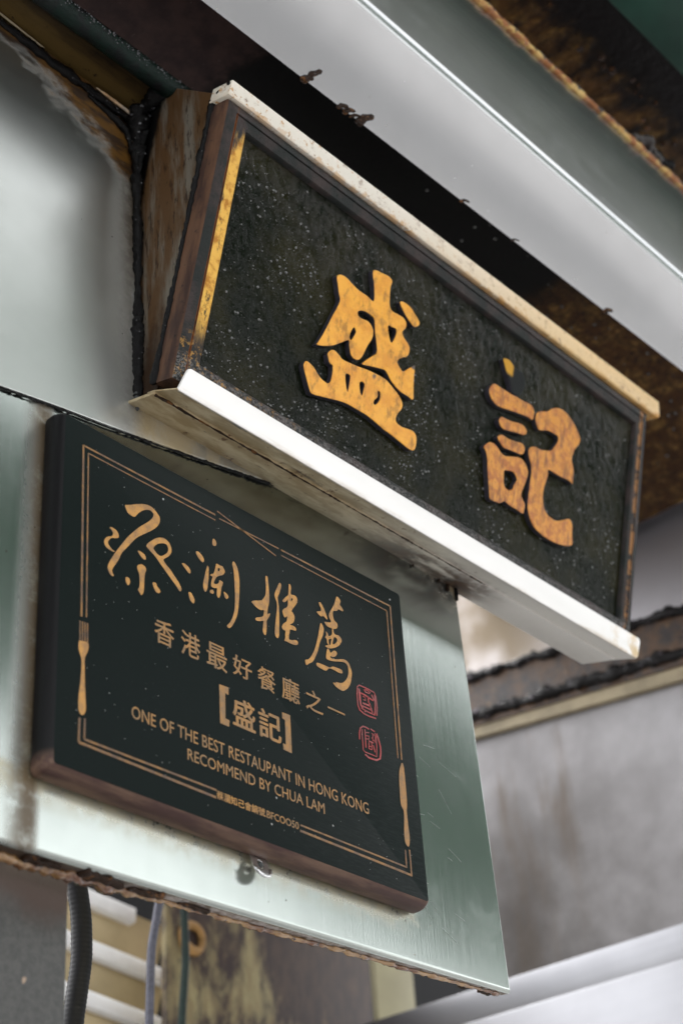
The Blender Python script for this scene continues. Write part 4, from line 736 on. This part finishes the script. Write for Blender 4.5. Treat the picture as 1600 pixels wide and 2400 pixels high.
# keyhole hanger under the plaque
hg = empty('hanger_tab', 'small bright keyhole hanger tab poking out under the plaque', 'hanger', Matrix.Translation((.226, -.0050, -.3215)) @ Matrix.Rotation(math.radians(90-20), 4, 'X'))
W_ = 9.2
tab = [(-W_, 8), (W_, 8), (W_, -9)]+[(W_*math.cos(math.radians(-a)), -9-W_*.95*math.sin(math.radians(a))) for a in range(20, 180, 20)]+[(-W_, -9)]
hole = [(3.4*math.cos(math.radians(a)), -5.5+4.6*math.sin(math.radians(a))) for a in range(0, 360, 30)]
cut('plate', [tab, hole], 0, .0013, (M_STEEL, M_STEEL), hg, .0003, False)
rim = [(x*.001, y*.001, .0016) for x, y in tab[2:]]
lump('rim', rim, .0012, M_STEEL, hg, 8, .002, .04, 90, 5)
lump('screw', [(0, -.0055, -.0015), (0, -.0055, .0016)], [.0032, .0026], M_GREY, hg, 12, .001, .1, 300, 6)
lump('rust_clot', [(-.006, .004, .0016), (.004, .005, .0018)], .0026, M_RUSTB, hg, 9, .0015, .8, 240, 8)

# ------------------------------------------------------------------ behind and below
gb = cbox('grey_board', -.45, .0612, .030, .052, -1.3, -.368, M_BOARD, None, .0012, 2); tag(gb, 'dark grey speckled board hanging below the steel panel on the left', 'board')
def hose(name, pts, r, mat, label, rib=0.0, pitch=.006):
    P = [Vector(p) for p in pts]; cs = []
    for i in range(len(P)-1):
        k = max(2, int((P[i+1]-P[i]).length/.0015))
        for q in range(k): cs.append(P[i].lerp(P[i+1], q/k))
    cs.append(P[-1])
    for _ in range(60): cs = [cs[0]]+[(cs[i-1]+cs[i]*2+cs[i+1])/4 for i in range(1, len(cs)-1)]+[cs[-1]]
    v, f, n = [], [], 12; L = 0
    for i, c in enumerate(cs):
        if i: L += (c-cs[i-1]).length
        rr = r*(1+rib*math.sin(2*math.pi*L/pitch))
        for k in range(n): t = 2*math.pi*k/n; v.append((c.x+rr*math.cos(t), c.y+rr*math.sin(t), c.z))
        if i:
            for k in range(n): f.append([(i-1)*n+k, (i-1)*n+(k+1) % n, i*n+(k+1) % n, i*n+k])
    f += [list(range(n)), [(len(cs)-1)*n+k for k in range(n)]]
    return tag(mesh(name, v, f, mat, None, smooth=True), label, 'cable')
hose('corrugated_hose', [(.238, .25, -.18), (.251, .25, -.242), (.2605, .25, -.285), (.262, .25, -.324), (.253, .25, -.383), (.250, .25, -.60)], .0098, M_RUBBER, 'black corrugated hose hanging beside the grey board', .025, .0045)
hose('hanging_cable', [(.60, .5, -.05), (.588, .5, -.115), (.576, .5, -.169), (.573, .5, -.257), (.573, .5, -.50)], .0050, M_CORD, 'thin grey cord hanging in front of the pale slats')
hose('hanging_cable', [(.82, .7, .05), (.82, .7, -.002), (.822, .7, -.073), (.813, .7, -.16), (.81, .7, -.45)], .0055, M_CORDG, 'thin dark green cord hanging in front of the peeling post')
sh = empty('slat_shutter', 'pale slatted shutter with white lips behind the hanging cables', 'shutter')
for k in range(5):
    z0 = .0835-.0735*k
    prism('slat', [(.905, z0), (.930, z0-.004), (.930, z0-.058), (.922, z0-.060)], 'yz', .66, .975, M_SLATT, sh)
    prism('slat_lip', [(.888, z0+.001), (.9045, z0+.001), (.9045, z0-.023), (.888, z0-.021)], 'yz', .66, .905 if k == 0 else .972, M_SLATW, sh, .003, 2)
for o_ in sh.children:
    for vv in o_.data.vertices: vv.co.z -= (vv.co.x-.82)*.09
post = cbox('wooden_post', .880, 1.322, .80, .812, -1.6, .16, M_PEEL, None, .004, 2); tag(post, 'broad dark brown wooden post with peeling cream paint', 'post')
rg = []
for k in range(21):
    t = 2*math.pi*k/20; rg.append((.925+.019*math.cos(t), .793, .008+.019*math.sin(t)))
lump('hanging_ring', rg, .0065, M_RUSTYR, post, 8, .004, .1, 60, 3)
cpst = cbox('cream_post', 1.333, 1.430, .80, .812, -1.6, .16, M_CREAMPOST, None, .004, 2); tag(cpst, 'narrow plain cream post beside the peeling post', 'post')
dk = cbox('dark_gap_sheet', .2, 3.0, 1.10, 1.13, -1.6, .46, M_DARK, None, .002); tag(dk, 'black sheet added for the shade in the gap beyond the posts', 'board')  # black sheet put in where the gap is only dark
gp = cbox('green_board', .62, .99, .985, 1.0, -1.6, -.095, M_GREEN, None, .002); tag(gp, 'dark green board below the pale slats', 'board')

sw_ = empty('side_wall', 'blurred stainless side wall on the right with rusted rails across it', 'wall')
def ybar(name, yz, x0, x1, mat):
    return prism(name, yz, 'yz', x0, x1, mat, sw_)
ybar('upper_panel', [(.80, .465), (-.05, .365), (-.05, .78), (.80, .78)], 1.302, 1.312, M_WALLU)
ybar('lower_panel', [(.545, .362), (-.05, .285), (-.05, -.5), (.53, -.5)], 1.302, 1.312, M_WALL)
ybar('rail_board', [(.56, .455), (-.05, .382), (-.05, .288), (.56, .365)], 1.286, 1.301, M_BAR)
lump('crust', [(1.284, .58, .452), (1.284, .13, .398), (1.284, -.05, .377)], .008, M_CRUSTB, sw_, 10, .006, .8, 60, 81)
lump('crust', [(1.284, .58, .384), (1.284, .14, .330), (1.284, -.05, .305)], .009, M_CRUSTB, sw_, 10, .006, .8, 60, 82)
ybar('cream_strip', [(.56, .366), (-.05, .290), (-.05, .266), (.56, .348)], 1.290, 1.3015, M_CREAMB)
scn = empty('steel_channel', 'pale blurred steel channel crossing the lower right corner', 'channel')
prism('web', [(1.10, -.040), (-.05, -.0616), (-.05, -.112), (1.10, -.088)], 'yz', 1.285, 1.300, M_CHAN, scn, .002, 2)
prism('flange', [(1.10, -.0895), (-.05, -.1137), (-.05, -.50), (1.10, -.46)], 'yz', 1.272, 1.2995, M_CHAN, scn, .003, 2)
rb = empty('rear_beam', 'small steel beam with a rusted top edge behind the right end of the sign', 'beam')
prism('casing', [(.10, .594), (.10, .640), (.50, .640), (.50, .594)], 'yz', .80, 1.298, M_CHAN, rb, .004, 3, lambda e: all(q.co.y < .2 and q.co.z < .6 for q in e.verts))
lump('crust', [(.85, .099, .648), (1.296, .099, .648)], .008, M_CRUST, rb, 10, .005, .7, 70, 91)
lump('crust', [(.85, .098, .672), (1.296, .098, .672)], .012, M_CRUSTB, rb, 10, .005, .8, 70, 92)
